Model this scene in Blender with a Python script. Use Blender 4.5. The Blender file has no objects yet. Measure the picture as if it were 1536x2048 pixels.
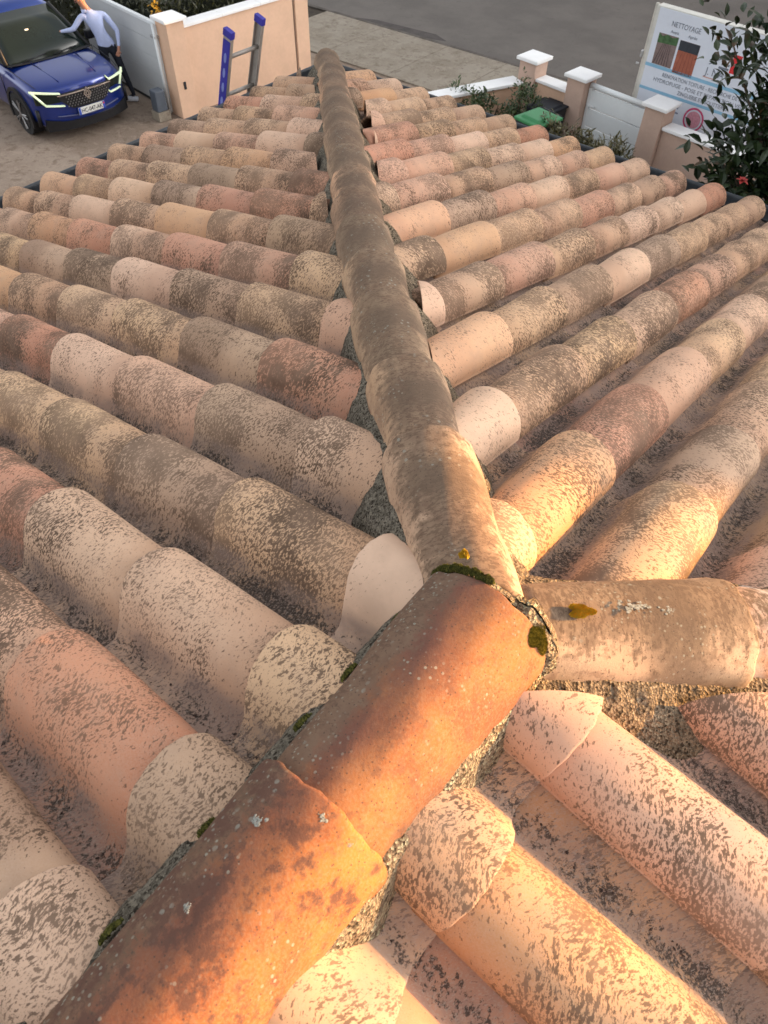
import bpy, bmesh, math, random
import numpy as np
from mathutils import Vector, Matrix, Euler

random.seed(7)
rng = np.random.default_rng(11)
SC = bpy.context.scene
COL = SC.collection

# ------------------------------------------------------------------ camera, sky, sun, exposure
EAVE = 4.014          # plan distance ridge line -> eave
SL = 0.26792          # roof slope (tan)
TH = math.atan(SL)
GZ = -4.775           # ground level (apex of the roof plane is z = 0)
ROW = 0.25            # width covered by one tile
PL = 0.3793           # plan length covered by one tile
CAMP = Vector((0.25563, -0.59195, 1.09759))
YAW, PIT, ROL = 2.23669, -0.886537, 0.018992

cam_d = bpy.data.cameras.new('camera')
cam = bpy.data.objects.new('camera', cam_d); COL.objects.link(cam)
fw = Vector((math.cos(PIT) * math.cos(YAW), math.cos(PIT) * math.sin(YAW), math.sin(PIT)))
rt = fw.cross(Vector((0, 0, 1))).normalized(); up = rt.cross(fw)
rt2 = math.cos(ROL) * rt + math.sin(ROL) * up; up2 = -math.sin(ROL) * rt + math.cos(ROL) * up
cam.matrix_world = Matrix((( rt2.x, up2.x, -fw.x, CAMP.x), (rt2.y, up2.y, -fw.y, CAMP.y), (rt2.z, up2.z, -fw.z, CAMP.z), (0, 0, 0, 1)))
cam_d.sensor_fit = 'VERTICAL'; cam_d.sensor_height = 24; cam_d.lens = 1423.1 / 2048 * 24
cam_d.clip_start = 0.02; cam_d.clip_end = 600
cam_d.dof.use_dof = True; cam_d.dof.focus_distance = 1.9; cam_d.dof.aperture_fstop = 7.0
SC.camera = cam

SUN_AZ, SUN_EL = math.radians(44), math.radians(13)      # azimuth from +X towards +Y
sun_dir = Vector((math.cos(SUN_EL) * math.cos(SUN_AZ), math.cos(SUN_EL) * math.sin(SUN_AZ), math.sin(SUN_EL)))
world = bpy.data.worlds.new('World'); SC.world = world; world.use_nodes = True
wn = world.node_tree
for n in list(wn.nodes): wn.nodes.remove(n)
sky = wn.nodes.new('ShaderNodeTexSky'); sky.sky_type = 'NISHITA'; sky.sun_disc = False
sky.sun_elevation = SUN_EL; sky.sun_rotation = math.pi / 2 - SUN_AZ
sky.air_density = 1.0; sky.dust_density = 2.5; sky.ozone_density = 1.0
hs = wn.nodes.new('ShaderNodeHueSaturation'); hs.inputs['Saturation'].default_value = 0.15
bg = wn.nodes.new('ShaderNodeBackground'); bg.inputs['Strength'].default_value = 0.15
wo = wn.nodes.new('ShaderNodeOutputWorld')
wn.links.new(sky.outputs[0], hs.inputs['Color']); wn.links.new(hs.outputs[0], bg.inputs[0]); wn.links.new(bg.outputs[0], wo.inputs[0])
sd = bpy.data.lights.new('sun', 'SUN'); sd.energy = 3.8; sd.angle = math.radians(0.6); sd.color = (1.0, 0.50, 0.115)
sun = bpy.data.objects.new('sun', sd); COL.objects.link(sun)
sun.rotation_euler = sun_dir.to_track_quat('Z', 'Y').to_euler(); sun.location = (6, 3, 8)
SC.view_settings.view_transform = 'Standard'; SC.view_settings.look = 'None'
SC.view_settings.gamma = 1; SC.view_settings.use_curve_mapping = False
SC.view_settings.exposure = 1.72

# ------------------------------------------------------------------ node helper
def clamp01(x): return max(0.0, min(1.0, x))
class NT:
    def __init__(s, name, rough=0.85, spec=0.3):
        s.m = bpy.data.materials.new(name); s.m.use_nodes = True; s.t = s.m.node_tree
        for n in list(s.t.nodes): s.t.nodes.remove(n)
        s.out = s.t.nodes.new('ShaderNodeOutputMaterial'); s.b = s.t.nodes.new('ShaderNodeBsdfPrincipled')
        s.t.links.new(s.b.outputs[0], s.out.inputs[0])
        s.b.inputs['Roughness'].default_value = rough; s.b.inputs['Specular IOR Level'].default_value = spec
    def n(s, typ, **k):
        o = s.t.nodes.new('ShaderNode' + typ)
        for a, b in k.items(): setattr(o, a, b)
        return o
    def put(s, sock, v):
        if hasattr(v, 'is_linked') or hasattr(v, 'links'): s.t.links.new(v, sock)
        elif isinstance(v, (tuple, list)) and len(v) == 3 and sock.type == 'RGBA': sock.default_value = (*v, 1)
        else: sock.default_value = v
    def math(s, op, a, b=0.0, c=None, clamp=False):
        o = s.n('Math', operation=op, use_clamp=clamp); s.put(o.inputs[0], a); s.put(o.inputs[1], b)
        if c is not None: s.put(o.inputs[2], c)
        return o.outputs[0]
    def mix(s, f, a, b, mode='MIX'):
        o = s.n('Mix', data_type='RGBA', blend_type=mode); s.put(o.inputs[0], f); s.put(o.inputs[6], a); s.put(o.inputs[7], b)
        return o.outputs[2]
    def vec(s, x, y, z):
        o = s.n('CombineXYZ'); s.put(o.inputs[0], x); s.put(o.inputs[1], y); s.put(o.inputs[2], z); return o.outputs[0]
    def sep(s, v):
        o = s.n('SeparateXYZ'); s.put(o.inputs[0], v); return o.outputs
    def noise(s, v, scale, detail=4, rough=0.55, dist=0.0):
        o = s.n('TexNoise'); s.put(o.inputs['Vector'], v); o.inputs['Scale'].default_value = scale
        o.inputs['Detail'].default_value = detail; o.inputs['Roughness'].default_value = rough; o.inputs['Distortion'].default_value = dist
        return o.outputs[0]
    def vor(s, v, scale, feature='F1', out=0):
        o = s.n('TexVoronoi', feature=feature); s.put(o.inputs['Vector'], v); o.inputs['Scale'].default_value = scale
        return o.outputs[out]
    def ramp(s, f, lo, hi, a=0.0, b=1.0):
        o = s.n('MapRange', interpolation_type='SMOOTHSTEP'); s.put(o.inputs[0], f)
        s.put(o.inputs[1], lo); s.put(o.inputs[2], hi); s.put(o.inputs[3], a); s.put(o.inputs[4], b); return o.outputs[0]
    def obj(s): return s.n('TexCoord').outputs['Object']
    def pos(s): return s.n('NewGeometry').outputs['Position']
    def attr(s, name): return s.n('Attribute', attribute_type='GEOMETRY', attribute_name=name)
    def bump(s, h, strength=0.3, dist=0.002, normal=None):
        o = s.n('Bump'); s.put(o.inputs['Height'], h); o.inputs['Strength'].default_value = strength; o.inputs['Distance'].default_value = dist
        if normal is not None: s.t.links.new(normal, o.inputs['Normal'])
        s.t.links.new(o.outputs[0], s.b.inputs['Normal']); return o.outputs[0]
    def color(s, v): s.put(s.b.inputs['Base Color'], v)

def simple(name, col, rough=0.7, var=0.12, scale=6.0, spec=0.3, metal=0.0, coat=0.0, bump=0.0, bscale=60):
    t = NT(name, rough, spec); p = t.pos()
    n1 = t.noise(p, scale, 5); n2 = t.noise(p, scale * 7, 4)
    f = t.math('ADD', t.math('MULTIPLY', n1, 0.65), t.math('MULTIPLY', n2, 0.35))
    lo = tuple(c * (1 - var) for c in col); hi = tuple(min(1, c * (1 + var)) for c in col)
    t.color(t.mix(t.ramp(f, 0.3, 0.7), lo, hi))
    t.b.inputs['Metallic'].default_value = metal
    if coat: t.b.inputs['Coat Weight'].default_value = coat; t.b.inputs['Coat Roughness'].default_value = 0.08
    if bump: t.bump(t.noise(p, bscale, 4), bump, 0.004)
    return t.m

# ------------------------------------------------------------------ materials: clay tiles
TROUGH = 0.185    # arc length from the crest of the roll to the bottom of the pan
def tile_material(name):
    t = NT(name, 0.8, 0.25)
    uv = t.n('UVMap', uv_map='UVMap').outputs[0]
    sx, sy, _ = t.sep(uv)
    a1 = t.attr('base').outputs['Color']; a2 = t.attr('tone').outputs['Color']; a3 = t.attr('par').outputs['Color']
    pr, pg, pb = t.sep(a3)       # density, seed, band position
    seed = t.math('MULTIPLY', pg, 53.0)
    absy = t.math('ABSOLUTE', sy)
    du = t.math('ADD', sx, t.math('MULTIPLY', absy, 0.38))
    V = t.vec(sx, sy, seed)
    # base flame gradient between two firing tones
    nl = t.noise(V, 5.0, 4, 0.6)
    nm = t.noise(V, 16.0, 4, 0.6)
    g = t.math('ADD', t.math('MULTIPLY', t.math('SUBTRACT', sx, pb), 7.0), t.math('MULTIPLY', t.math('SUBTRACT', nl, 0.5), 2.6))
    base = t.mix(t.ramp(g, -0.5, 0.9), a1, a2)
    base = t.mix(t.math('MULTIPLY', t.ramp(nm, 0.42, 0.75), 0.3), base, (0.36, 0.24, 0.17))
    fine = t.noise(V, 420.0, 3, 0.7)
    base = t.mix(t.ramp(fine, 0.25, 0.75, 0.0, 0.22), base, (0.60, 0.47, 0.38))
    # patchy mask that says where the dark speckling is dense
    m1 = t.noise(t.vec(sx, sy, t.math('ADD', seed, 7.3)), 6.5, 5, 0.62)
    clean = t.ramp(t.math('ABSOLUTE', t.math('SUBTRACT', sx, t.math('ADD', t.math('MULTIPLY', pb, 1.1), 0.05))), 0.015, 0.075, 0.13, 0.0)
    mask = t.math('SUBTRACT', t.math('ADD', t.math('MULTIPLY', t.math('SUBTRACT', m1, 0.5), 0.8), t.math('MULTIPLY', pr, 0.40)), clean)
    w1 = t.noise(t.vec(sx, sy, seed), 45.0, 2)
    wob = t.math('MULTIPLY', t.math('SUBTRACT', w1, 0.5), 0.006)
    flank = t.ramp(absy, 0.02, 0.11)
    stretch = t.math('SUBTRACT', 95.0, t.math('MULTIPLY', flank, 0.0))
    dv = t.vec(t.math('MULTIPLY', t.math('ADD', du, wob), 205.0), t.math('MULTIPLY', sy, 98.0), seed)
    d1 = t.noise(dv, 1.0, 3, 0.55)
    dv2 = t.vec(t.math('MULTIPLY', t.math('ADD', du, wob), 430.0), t.math('MULTIPLY', sy, 215.0), t.math('ADD', seed, 3.0))
    d2 = t.noise(dv2, 1.0, 2, 0.6)
    th1 = t.math('SUBTRACT', 0.69, t.math('MULTIPLY', mask, 0.66))
    s1 = t.ramp(t.math('SUBTRACT', d1, th1), -0.014, 0.042)
    s2 = t.ramp(t.math('SUBTRACT', d2, t.math('ADD', th1, 0.03)), 0.0, 0.05)
    spots = t.math('MAXIMUM', s1, t.math('MULTIPLY', s2, 0.8))
    # soft brown weathering bands where the mask is at its densest
    wash = t.ramp(t.math('ADD', mask, t.math('MULTIPLY', t.math('SUBTRACT', nl, 0.5), 0.5)), 0.28, 0.62, 0.0, 0.58)
    base = t.mix(wash, base, (0.200, 0.135, 0.100))
    scol = t.mix(t.ramp(nm, 0.3, 0.7), (0.085, 0.053, 0.035), (0.160, 0.103, 0.070))
    c = t.mix(t.math('MULTIPLY', spots, t.ramp(t.noise(V, 3.1, 3), 0.32, 0.66, 0.58, 0.93)), base, scol)
    # gutter-like pan of the tile: grey film and black debris
    pan = t.ramp(sy, 0.115, 0.150)
    film = t.math('MULTIPLY', pan, t.ramp(t.noise(V, 11.0, 4, 0.6), 0.32, 0.64, 0.15, 0.72))
    c = t.mix(film, c, (0.265, 0.195, 0.168))
    deb = t.noise(t.vec(t.math('MULTIPLY', sx, 120.0), t.math('MULTIPLY', sy, 105.0), seed), 1.0, 5, 0.75)
    dmask = t.noise(V, 8.0, 3)
    dth = t.math('SUBTRACT', 0.60, t.math('MULTIPLY', t.ramp(dmask, 0.3, 0.65), t.math('ADD', 0.03, t.math('MULTIPLY', pr, 0.16))))
    trough = t.ramp(t.math('ABSOLUTE', t.math('SUBTRACT', sy, TROUGH)), 0.008, 0.05, 0.03, -0.14)
    debm = t.math('MULTIPLY', t.ramp(t.math('SUBTRACT', deb, t.math('SUBTRACT', dth, trough)), -0.01, 0.07), pan)
    c = t.mix(t.math('MULTIPLY', debm, 0.9), c, (0.052, 0.040, 0.034))
    c = t.mix(t.math('MULTIPLY', pan, t.ramp(t.math('SUBTRACT', t.noise(dv2, 1.0, 2, 0.6), 0.56), 0.0, 0.05, 0.0, 0.55)), c, (0.42, 0.33, 0.27))
    # white salt specks / tiny chips
    vv = t.vor(t.vec(sx, sy, seed), 60.0)
    chip = t.math('LESS_THAN', vv, 0.045)
    c = t.mix(t.math('MULTIPLY', chip, 0.8), c, (0.09, 0.062, 0.045))
    t.color(c)
    h = t.math('ADD', t.math('MULTIPLY', fine, 0.35), t.math('MULTIPLY', spots, -0.5))
    h = t.math('ADD', h, t.math('MULTIPLY', debm, 1.6))
    h = t.math('ADD', h, t.math('MULTIPLY', t.noise(V, 60.0, 3), 0.6))
    t.bump(h, 0.35, 0.0016)
    t.put(t.b.inputs['Roughness'], t.ramp(spots, 0, 1, 0.78, 0.88))
    return t.m

def ridge_material(name):
    t = NT(name, 0.85, 0.25)
    uv = t.n('UVMap', uv_map='UVMap').outputs[0]
    sx, sy, _ = t.sep(uv)
    a1 = t.attr('base').outputs['Color']; a2 = t.attr('tone').outputs['Color']; a3 = t.attr('par').outputs['Color']
    pr, pg, pb = t.sep(a3)       # lichen/dirt amount, seed, roughness of mottling
    pa = t.attr('par').outputs['Alpha']   # 1 = weathered on the shady north flank instead of on the crest
    seed = t.math('MULTIPLY', pg, 53.0)
    V = t.vec(sx, sy, seed)
    n0 = t.noise(V, 4.0, 5, 0.6); n1 = t.noise(V, 13.0, 6, 0.68); n2 = t.noise(V, 48.0, 6, 0.72); n3 = t.noise(V, 260.0, 4, 0.7)
    big = t.math('ADD', t.math('MULTIPLY', n0, 0.6), t.math('MULTIPLY', n1, 0.4))
    c = t.mix(t.ramp(big, 0.40, 0.62), a1, a2)
    c = t.mix(t.ramp(n3, 0.35, 0.75, 0.0, 0.35), c, (0.42, 0.30, 0.20))
    c = t.mix(t.ramp(n2, 0.50, 0.62, 0.0, 0.38), c, (0.20, 0.105, 0.062))
    # weathered crest: dirt concentrates along the top (|sy| small) with ragged drips down the sides
    drip = t.noise(t.vec(t.math('MULTIPLY', sx, 55.0), t.math('MULTIPLY', sy, 9.0), seed), 1.0, 4, 0.6)
    crest = t.math('ADD', t.ramp(t.math('ABSOLUTE', t.math('SUBTRACT', sy, t.math('MULTIPLY', t.math('SUBTRACT', pb, 0.2), 0.10))), 0.02, 0.15, 0.55, 0.0), t.math('MULTIPLY', t.math('SUBTRACT', drip, 0.5), 0.75))
    north = t.math('ADD', t.ramp(sy, -0.035, 0.13, -0.35, 0.62), t.math('MULTIPLY', t.math('SUBTRACT', n1, 0.5), 0.5))
    crest = t.math('ADD', t.math('MULTIPLY', crest, t.math('SUBTRACT', 1.0, pa)), t.math('MULTIPLY', north, pa))
    crest = t.math('ADD', crest, t.math('MULTIPLY', t.math('SUBTRACT', n2, 0.5), 0.9))
    purp = t.math('MULTIPLY', pa, t.math('MULTIPLY', t.ramp(sy, -0.07, 0.02, 0.0, 0.8), t.ramp(n0, 0.30, 0.55, 0.55, 1.0)))
    c = t.mix(purp, c, (0.135, 0.060, 0.048))
    dirt = t.ramp(t.math('ADD', crest, t.math('MULTIPLY', t.math('SUBTRACT', pr, 0.5), 1.0)), 0.18, 0.50)
    dcol = t.mix(t.ramp(n1, 0.35, 0.65), (0.128, 0.078, 0.052), (0.215, 0.150, 0.098))
    c = t.mix(t.math('MULTIPLY', dirt, 0.80), c, dcol)
    sp = t.noise(t.vec(t.math('MULTIPLY', sx, 190.0), t.math('MULTIPLY', sy, 75.0), seed), 1.0, 4, 0.65)
    spk = t.ramp(t.math('SUBTRACT', sp, t.math('SUBTRACT', 0.645, t.math('ADD', t.math('MULTIPLY', crest, 0.30), t.math('MULTIPLY', t.math('SUBTRACT', n0, 0.5), 0.3)))), 0.0, 0.05)
    c = t.mix(t.math('MULTIPLY', spk, 0.72), c, (0.125, 0.080, 0.052))
    tb = t.math('ABSOLUTE', t.math('SUBTRACT', sx, t.math('ADD', 0.10, t.math('MULTIPLY', n1, 0.10))))
    band = t.math('MULTIPLY', t.ramp(tb, 0.02, 0.10, 0.75, 0.0), t.math('SUBTRACT', 1.0, pa))
    c = t.mix(t.math('MULTIPLY', band, t.ramp(sy, -0.16, -0.02)), c, (0.128, 0.086, 0.058))
    # burnt dark blotches (kiln marks) on the mottled tiles
    bl = t.ramp(t.math('ADD', t.math('ADD', t.math('MULTIPLY', n1, 0.55), t.math('MULTIPLY', n2, 0.45)), t.math('MULTIPLY', t.math('MULTIPLY', sy, pa), 0.45)), 0.475, 0.565)
    c = t.mix(t.math('MULTIPLY', t.math('MULTIPLY', bl, pb), 0.85), c, (0.105, 0.050, 0.036))
    # pale crustose lichen specks
    vv = t.vor(t.vec(sx, sy, seed), 95.0)
    lm = t.math('MAXIMUM', t.ramp(t.noise(V, 9.0, 4), 0.50, 0.66), t.math('MULTIPLY', pa, t.ramp(sy, 0.03, 0.12)))
    lich = t.math('MULTIPLY', t.math('LESS_THAN', t.math('ADD', vv, t.math('MULTIPLY', n3, 0.2)), 0.31), lm)
    c = t.mix(t.math('MULTIPLY', lich, t.math('MULTIPLY', pr, 0.8)), c, (0.36, 0.36, 0.29))
    vl = t.vor(t.vec(t.math('ADD', sx, t.math('MULTIPLY', n2, 0.012)), sy, t.math('ADD', seed, 9.0)), 55.0)
    lr = t.math('MULTIPLY', t.ramp(vl, 0.16, 0.26, 1.0, 0.0), t.ramp(t.noise(V, 7.0, 4), 0.52, 0.60))
    c = t.mix(t.math('MULTIPLY', lr, t.math('MULTIPLY', dirt, 0.55)), c, (0.30, 0.30, 0.25))
    pit = t.math('LESS_THAN', t.vor(t.vec(sx, sy, t.math('ADD', seed, 4.0)), 120.0), 0.16)
    c = t.mix(t.math('MULTIPLY', pit, 0.7), c, (0.07, 0.045, 0.035))
    t.color(c)
    h = t.math('ADD', t.math('MULTIPLY', n3, 0.6), t.math('MULTIPLY', n2, 0.8))
    h = t.math('ADD', h, t.math('MULTIPLY', lich, 0.7))
    t.bump(h, 0.5, 0.0022)
    return t.m

def mortar_material(name, c1, c2, dark=0.5):
    t = NT(name, 0.95, 0.15); p = t.pos()
    n0 = t.noise(p, 9.0, 4, 0.6); n1 = t.noise(p, 38.0, 6, 0.75); n2 = t.noise(p, 120.0, 6, 0.85)
    v = t.vor(p, 120.0); vc = t.n('TexVoronoi'); t.put(vc.inputs['Vector'], p); vc.inputs['Scale'].default_value = 210.0
    c = t.mix(t.ramp(n1, 0.42, 0.58), c1, c2)
    c = t.mix(t.ramp(n2, 0.47, 0.60, 0.0, dark), c, (0.040, 0.030, 0.022))
    grit = t.math('GREATER_THAN', t.sep(vc.outputs['Color'])[0], 0.72)
    c = t.mix(t.math('MULTIPLY', grit, t.ramp(n0, 0.35, 0.6, 0.25, 0.8)), c, tuple(min(0.8, q * 1.9) for q in c1))
    pitm = t.math('LESS_THAN', t.sep(vc.outputs['Color'])[1], 0.16)
    c = t.mix(t.math('MULTIPLY', pitm, 0.75), c, (0.03, 0.022, 0.016))
    t.color(c)
    t.bump(t.math('ADD', t.math('MULTIPLY', n2, 1.2), t.math('MULTIPLY', vc.outputs[0], 1.6)), 1.0, 0.007)
    return t.m

M_TILE = tile_material('clay_tile')
M_RIDGE = ridge_material('clay_ridge_tile')
M_MORT_L = mortar_material('mortar_lichened', (0.20, 0.175, 0.135), (0.33, 0.29, 0.23), 0.85)
M_MORT_R = mortar_material('mortar_sandy', (0.50, 0.38, 0.245), (0.36, 0.26, 0.165), 0.55)
M_MORT_B = mortar_material('mortar_brown', (0.28, 0.215, 0.145), (0.38, 0.29, 0.20), 0.65)

# ------------------------------------------------------------------ object helpers
def link(name, me, mat=None, parent=None, smooth=True):
    o = bpy.data.objects.new(name, me); COL.objects.link(o)
    if mat is not None and not me.materials:
        for m in (mat if isinstance(mat, (list, tuple)) else [mat]): me.materials.append(m)
    if smooth: me.polygons.foreach_set('use_smooth', [True] * len(me.polygons))
    if parent is not None: o.parent = parent
    return o
def tag(o, label=None, cat=None, group=None, kind=None):
    if label: o['label'] = label
    if cat: o['category'] = cat
    if group: o['group'] = group
    if kind: o['kind'] = kind
    return o
def empty(name, loc, rz=0.0, **k):
    o = bpy.data.objects.new(name, None); COL.objects.link(o); o.location = loc; o.rotation_euler = (0, 0, rz); o.empty_display_size = 0.1
    return tag(o, **k)
class MB:
    """collects boxes, tubes, prisms in one bmesh"""
    def __init__(s): s.bm = bmesh.new()
    def box(s, c, d, bevel=0.0, rot=None, taper=None):
        r = bmesh.ops.create_cube(s.bm, size=1.0); vs = r['verts']
        for v in vs:
            v.co = Vector((v.co.x * d[0], v.co.y * d[1], v.co.z * d[2]))
            if taper and v.co.z > 0: v.co.x *= taper; v.co.y *= taper
        if bevel:
            es = list({e for v in vs for e in v.link_edges})
            rb = bmesh.ops.bevel(s.bm, geom=es, offset=bevel, segments=2, affect='EDGES', profile=0.6)
            vs = list({v for f in rb['faces'] for v in f.verts} | {v for v in vs if v.is_valid})
        M = (Euler(rot).to_matrix() if rot else Matrix.Identity(3))
        for v in vs: v.co = M @ v.co + Vector(c)
        return s
    def tube(s, p0, p1, r0, r1=None, seg=12, caps=True):
        p0 = Vector(p0); p1 = Vector(p1); r1 = r0 if r1 is None else r1
        d = (p1 - p0); L = d.length; q = d.to_track_quat('Z', 'Y').to_matrix()
        r = bmesh.ops.create_cone(s.bm, cap_ends=caps, segments=seg, radius1=r0, radius2=r1, depth=L)
        for v in r['verts']: v.co = q @ v.co + (p0 + p1) / 2
        return s
    def poly(s, pts):
        vs = [s.bm.verts.new(p) for p in pts]; s.bm.faces.new(vs); return s
    def prism(s, pts, off):
        a = [s.bm.verts.new(p) for p in pts]; b = [s.bm.verts.new(Vector(p) + Vector(off)) for p in pts]
        n = len(pts); s.bm.faces.new(a[::-1]); s.bm.faces.new(b)
        for i in range(n): s.bm.faces.new((a[i], a[(i + 1) % n], b[(i + 1) % n], b[i]))
        return s
    def build(s, name, mat, parent=None, smooth=False, sub=0):
        bmesh.ops.recalc_face_normals(s.bm, faces=s.bm.faces)
        me = bpy.data.meshes.new(name); s.bm.to_mesh(me); s.bm.free()
        o = link(name, me, mat, parent, smooth)
        if sub: m = o.modifiers.new('sub', 'SUBSURF'); m.levels = sub; m.render_levels = sub
        return o
def text(name, body, size, mat, parent, loc, rot, width=None, extrude=0.002, bold=0.0):
    cu = bpy.data.curves.new(name, 'FONT'); cu.body = body; cu.size = size; cu.extrude = extrude; cu.offset = bold
    cu.align_x = 'LEFT'; cu.resolution_u = 3
    tmp = bpy.data.objects.new('tmp', cu); COL.objects.link(tmp)
    bpy.context.view_layer.update()
    me = bpy.data.meshes.new_from_object(tmp); bpy.data.objects.remove(tmp)
    if width:
        xs = [v.co.x for v in me.vertices]; w = max(xs) - min(xs); k = width / w
        for v in me.vertices: v.co.x *= k
    me.materials.clear()
    o = link(name, me, mat, parent, False); o.location = loc; o.rotation_euler = rot
    return o

# ------------------------------------------------------------------ roof tiles
R0 = 0.088
def tile_profile(nroll=18, npan=9):
    p = []
    for i in range(nroll + 1):
        a = math.radians(-93 + i * (147) / nroll)
        p.append((R0 * math.sin(a), R0 * math.cos(a)))
    a = math.radians(54); p0 = Vector(p[-1]); t0 = Vector((math.cos(a), -math.sin(a)))
    p3 = Vector((0.205, -0.004)); m = Vector((0.138, -0.030)); 
    def bez(a0, a1, a2, a3, t): return a0 * (1 - t) ** 3 + a1 * 3 * t * (1 - t) ** 2 + a2 * 3 * t * t * (1 - t) + a3 * t ** 3
    for i in range(1, npan + 1):
        q = bez(p0, p0 + t0 * 0.040, m - Vector((0.030, 0)), m, i / npan); p.append((q.x, q.y))
    for i in range(1, 5):
        q = bez(m, m + Vector((0.02, 0)), p3 - Vector((0.02, 0.006)), p3, i / 4); p.append((q.x, q.y))
    return np.array(p)
def tile_mesh(rs, hi=True):
    """local frame: x = upslope, y = across, z = out of the roof.  returns verts, faces, uv(per vertex)"""
    pr = tile_profile(20 if hi else 12, 8 if hi else 5)
    d = np.gradient(pr, axis=0); nn = np.stack([-d[:, 1], d[:, 0]], 1); nn /= np.linalg.norm(nn, axis=1)[:, None]
    arc = np.concatenate([[0], np.cumsum(np.linalg.norm(np.diff(pr, axis=0), axis=1))])
    ic = int(np.argmin(abs(pr[:20 if hi else 12, 0]))); arc = arc - arc[ic]
    L = PL / math.cos(TH) + 0.055; T = 0.0125
    us = [0.0, 0.0018, 0.005] + list(np.linspace(0.03, L, 9 if hi else 5))
    ins = [0.0042, 0.0011, 0.0] + [0.0] * (len(us) - 3)
    wob = rs.uniform(-1, 1, 6); sc = 1 + rs.uniform(-0.025, 0.025)
    V = []; UV = []
    n = len(pr)
    for sgn in (1, 0):
        for u, i_ in zip(us, ins):
            k = (1.035 - 0.125 * (u / L)) * sc
            taper = np.where(pr[:, 0] < 0.09, k, k + (1 - k) * np.clip((pr[:, 0] - 0.09) / 0.05, 0, 1))
            off = T * sgn - T - (i_ if sgn else -i_ * 0.6)
            y = pr[:, 0] * taper + nn[:, 0] * off
            z = pr[:, 1] * np.where(pr[:, 1] > 0, k, 1) + nn[:, 1] * off
            z = z + 0.0165 * (1 - u / (L - 0.055))
            z = z + 0.0012 * np.sin(u * 17 + wob[0] * 3) * wob[1] + 0.001 * np.sin(pr[:, 0] * 40 + wob[2] * 3)
            y = y + 0.0015 * np.sin(u * 11 + wob[3] * 3)
            e = (0.0013 * np.sin(pr[:, 0] * 55 + wob[4] * 6) + 0.0009 * np.sin(pr[:, 0] * 190 + wob[5] * 9)) if u < 0.006 else 0
            V.append(np.stack([np.full(n, u) + e, y, z], 1)); UV.append(np.stack([np.full(n, u), arc], 1))
    V = np.concatenate(V); UV = np.concatenate(UV); r = len(us); F = []
    def idx(s, i, j): return (0 if s else 1) * r * n + i * n + j
    for i in range(r - 1):
        for j in range(n - 1):
            F.append((idx(1, i, j), idx(1, i, j + 1), idx(1, i + 1, j + 1), idx(1, i + 1, j))[::-1])
            F.append((idx(0, i, j), idx(0, i, j + 1), idx(0, i + 1, j + 1), idx(0, i + 1, j)))
    for j in range(n - 1):
        F.append((idx(1, 0, j), idx(1, 0, j + 1), idx(0, 0, j + 1), idx(0, 0, j)))
        F.append((idx(1, r - 1, j), idx(1, r - 1, j + 1), idx(0, r - 1, j + 1), idx(0, r - 1, j))[::-1])
    for i in range(r - 1):
        F.append((idx(1, i, 0), idx(0, i, 0), idx(0, i + 1, 0), idx(1, i + 1, 0))[::-1])
        F.append((idx(1, i, n - 1), idx(0, i, n - 1), idx(0, i + 1, n - 1), idx(1, i + 1, n - 1)))
    return V, F, UV

def make_mesh(name, V, F, UV, cols, cuts=()):
    me = bpy.data.meshes.new(name); me.from_pydata([tuple(v) for v in V], [], F)
    uvl = me.uv_layers.new(name='UVMap')
    li = np.zeros(len(me.loops), int); me.loops.foreach_get('vertex_index', li)
    uvl.data.foreach_set('uv', UV[li].astype(np.float32).ravel())
    if cuts:
        bm = bmesh.new(); bm.from_mesh(me)
        for co, no in cuts:
            bmesh.ops.bisect_plane(bm, geom=bm.verts[:] + bm.edges[:] + bm.faces[:], plane_co=co, plane_no=no, clear_outer=True, clear_inner=False, dist=1e-5)
        if len(bm.faces) == 0: bm.free(); bpy.data.meshes.remove(me); return None
        bm.to_mesh(me); bm.free()
    for nm, c in cols.items():
        at = me.attributes.new(nm, 'FLOAT_COLOR', 'POINT')
        at.data.foreach_set('color', np.tile(np.array([*c, *([1.0] if len(c) == 3 else [])], np.float32), len(me.vertices)))
    return me

PAL = {  # base (lower end) tone, upper tone
 'P': ((0.620, 0.430, 0.315), (0.480, 0.305, 0.210)),
 'W': ((0.660, 0.470, 0.360), (0.600, 0.400, 0.300)),
 'S': ((0.560, 0.370, 0.240), (0.440, 0.270, 0.170)),
 'C': ((0.590, 0.400, 0.245), (0.520, 0.330, 0.200)),
 'K': ((0.580, 0.355, 0.255), (0.500, 0.280, 0.195)),
 'R': ((0.520, 0.255, 0.165), (0.430, 0.195, 0.125)),
 'O': ((0.590, 0.350, 0.200), (0.510, 0.280, 0.155)),
 'G': ((0.310, 0.205, 0.140), (0.480, 0.335, 0.235)),
 'T': ((0.400, 0.275, 0.185), (0.360, 0.235, 0.155)),
}
OVR = {}
def setrow(face, k, s):
    for it in s.split():
        m, c, d = it.split(':'); OVR[(face, k, int(m))] = (c, float(d))
setrow('L', 6, '0:T:.8 1:S:.6 2:S:.7 3:P:.3')
setrow('L', 7, '0:K:.6 1:P:.12 2:K:.6 3:P:.1 4:T:.8')
setrow('L', 8, '0:S:.7 1:G:.6 2:S:.7 3:O:.6 4:K:.65')
setrow('L', 9, '0:R:.6 1:S:.65 2:S:.5 3:G:.3 4:S:.85 5:R:.95')
setrow('L', 10, '0:O:.45 1:S:.7 2:P:.12 3:G:.7 4:R:.5 5:R:.9 6:S:.7')
setrow('L', 11, '0:S:.8 1:S:.6 2:P:.25 3:S:.75 4:O:.2 5:S:.85 6:T:.75')
setrow('L', 12, '0:K:.5 1:P:.65 2:O:.6 3:R:.45 4:P:.6 5:R:.4 6:K:.85 7:C:.75')
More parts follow.
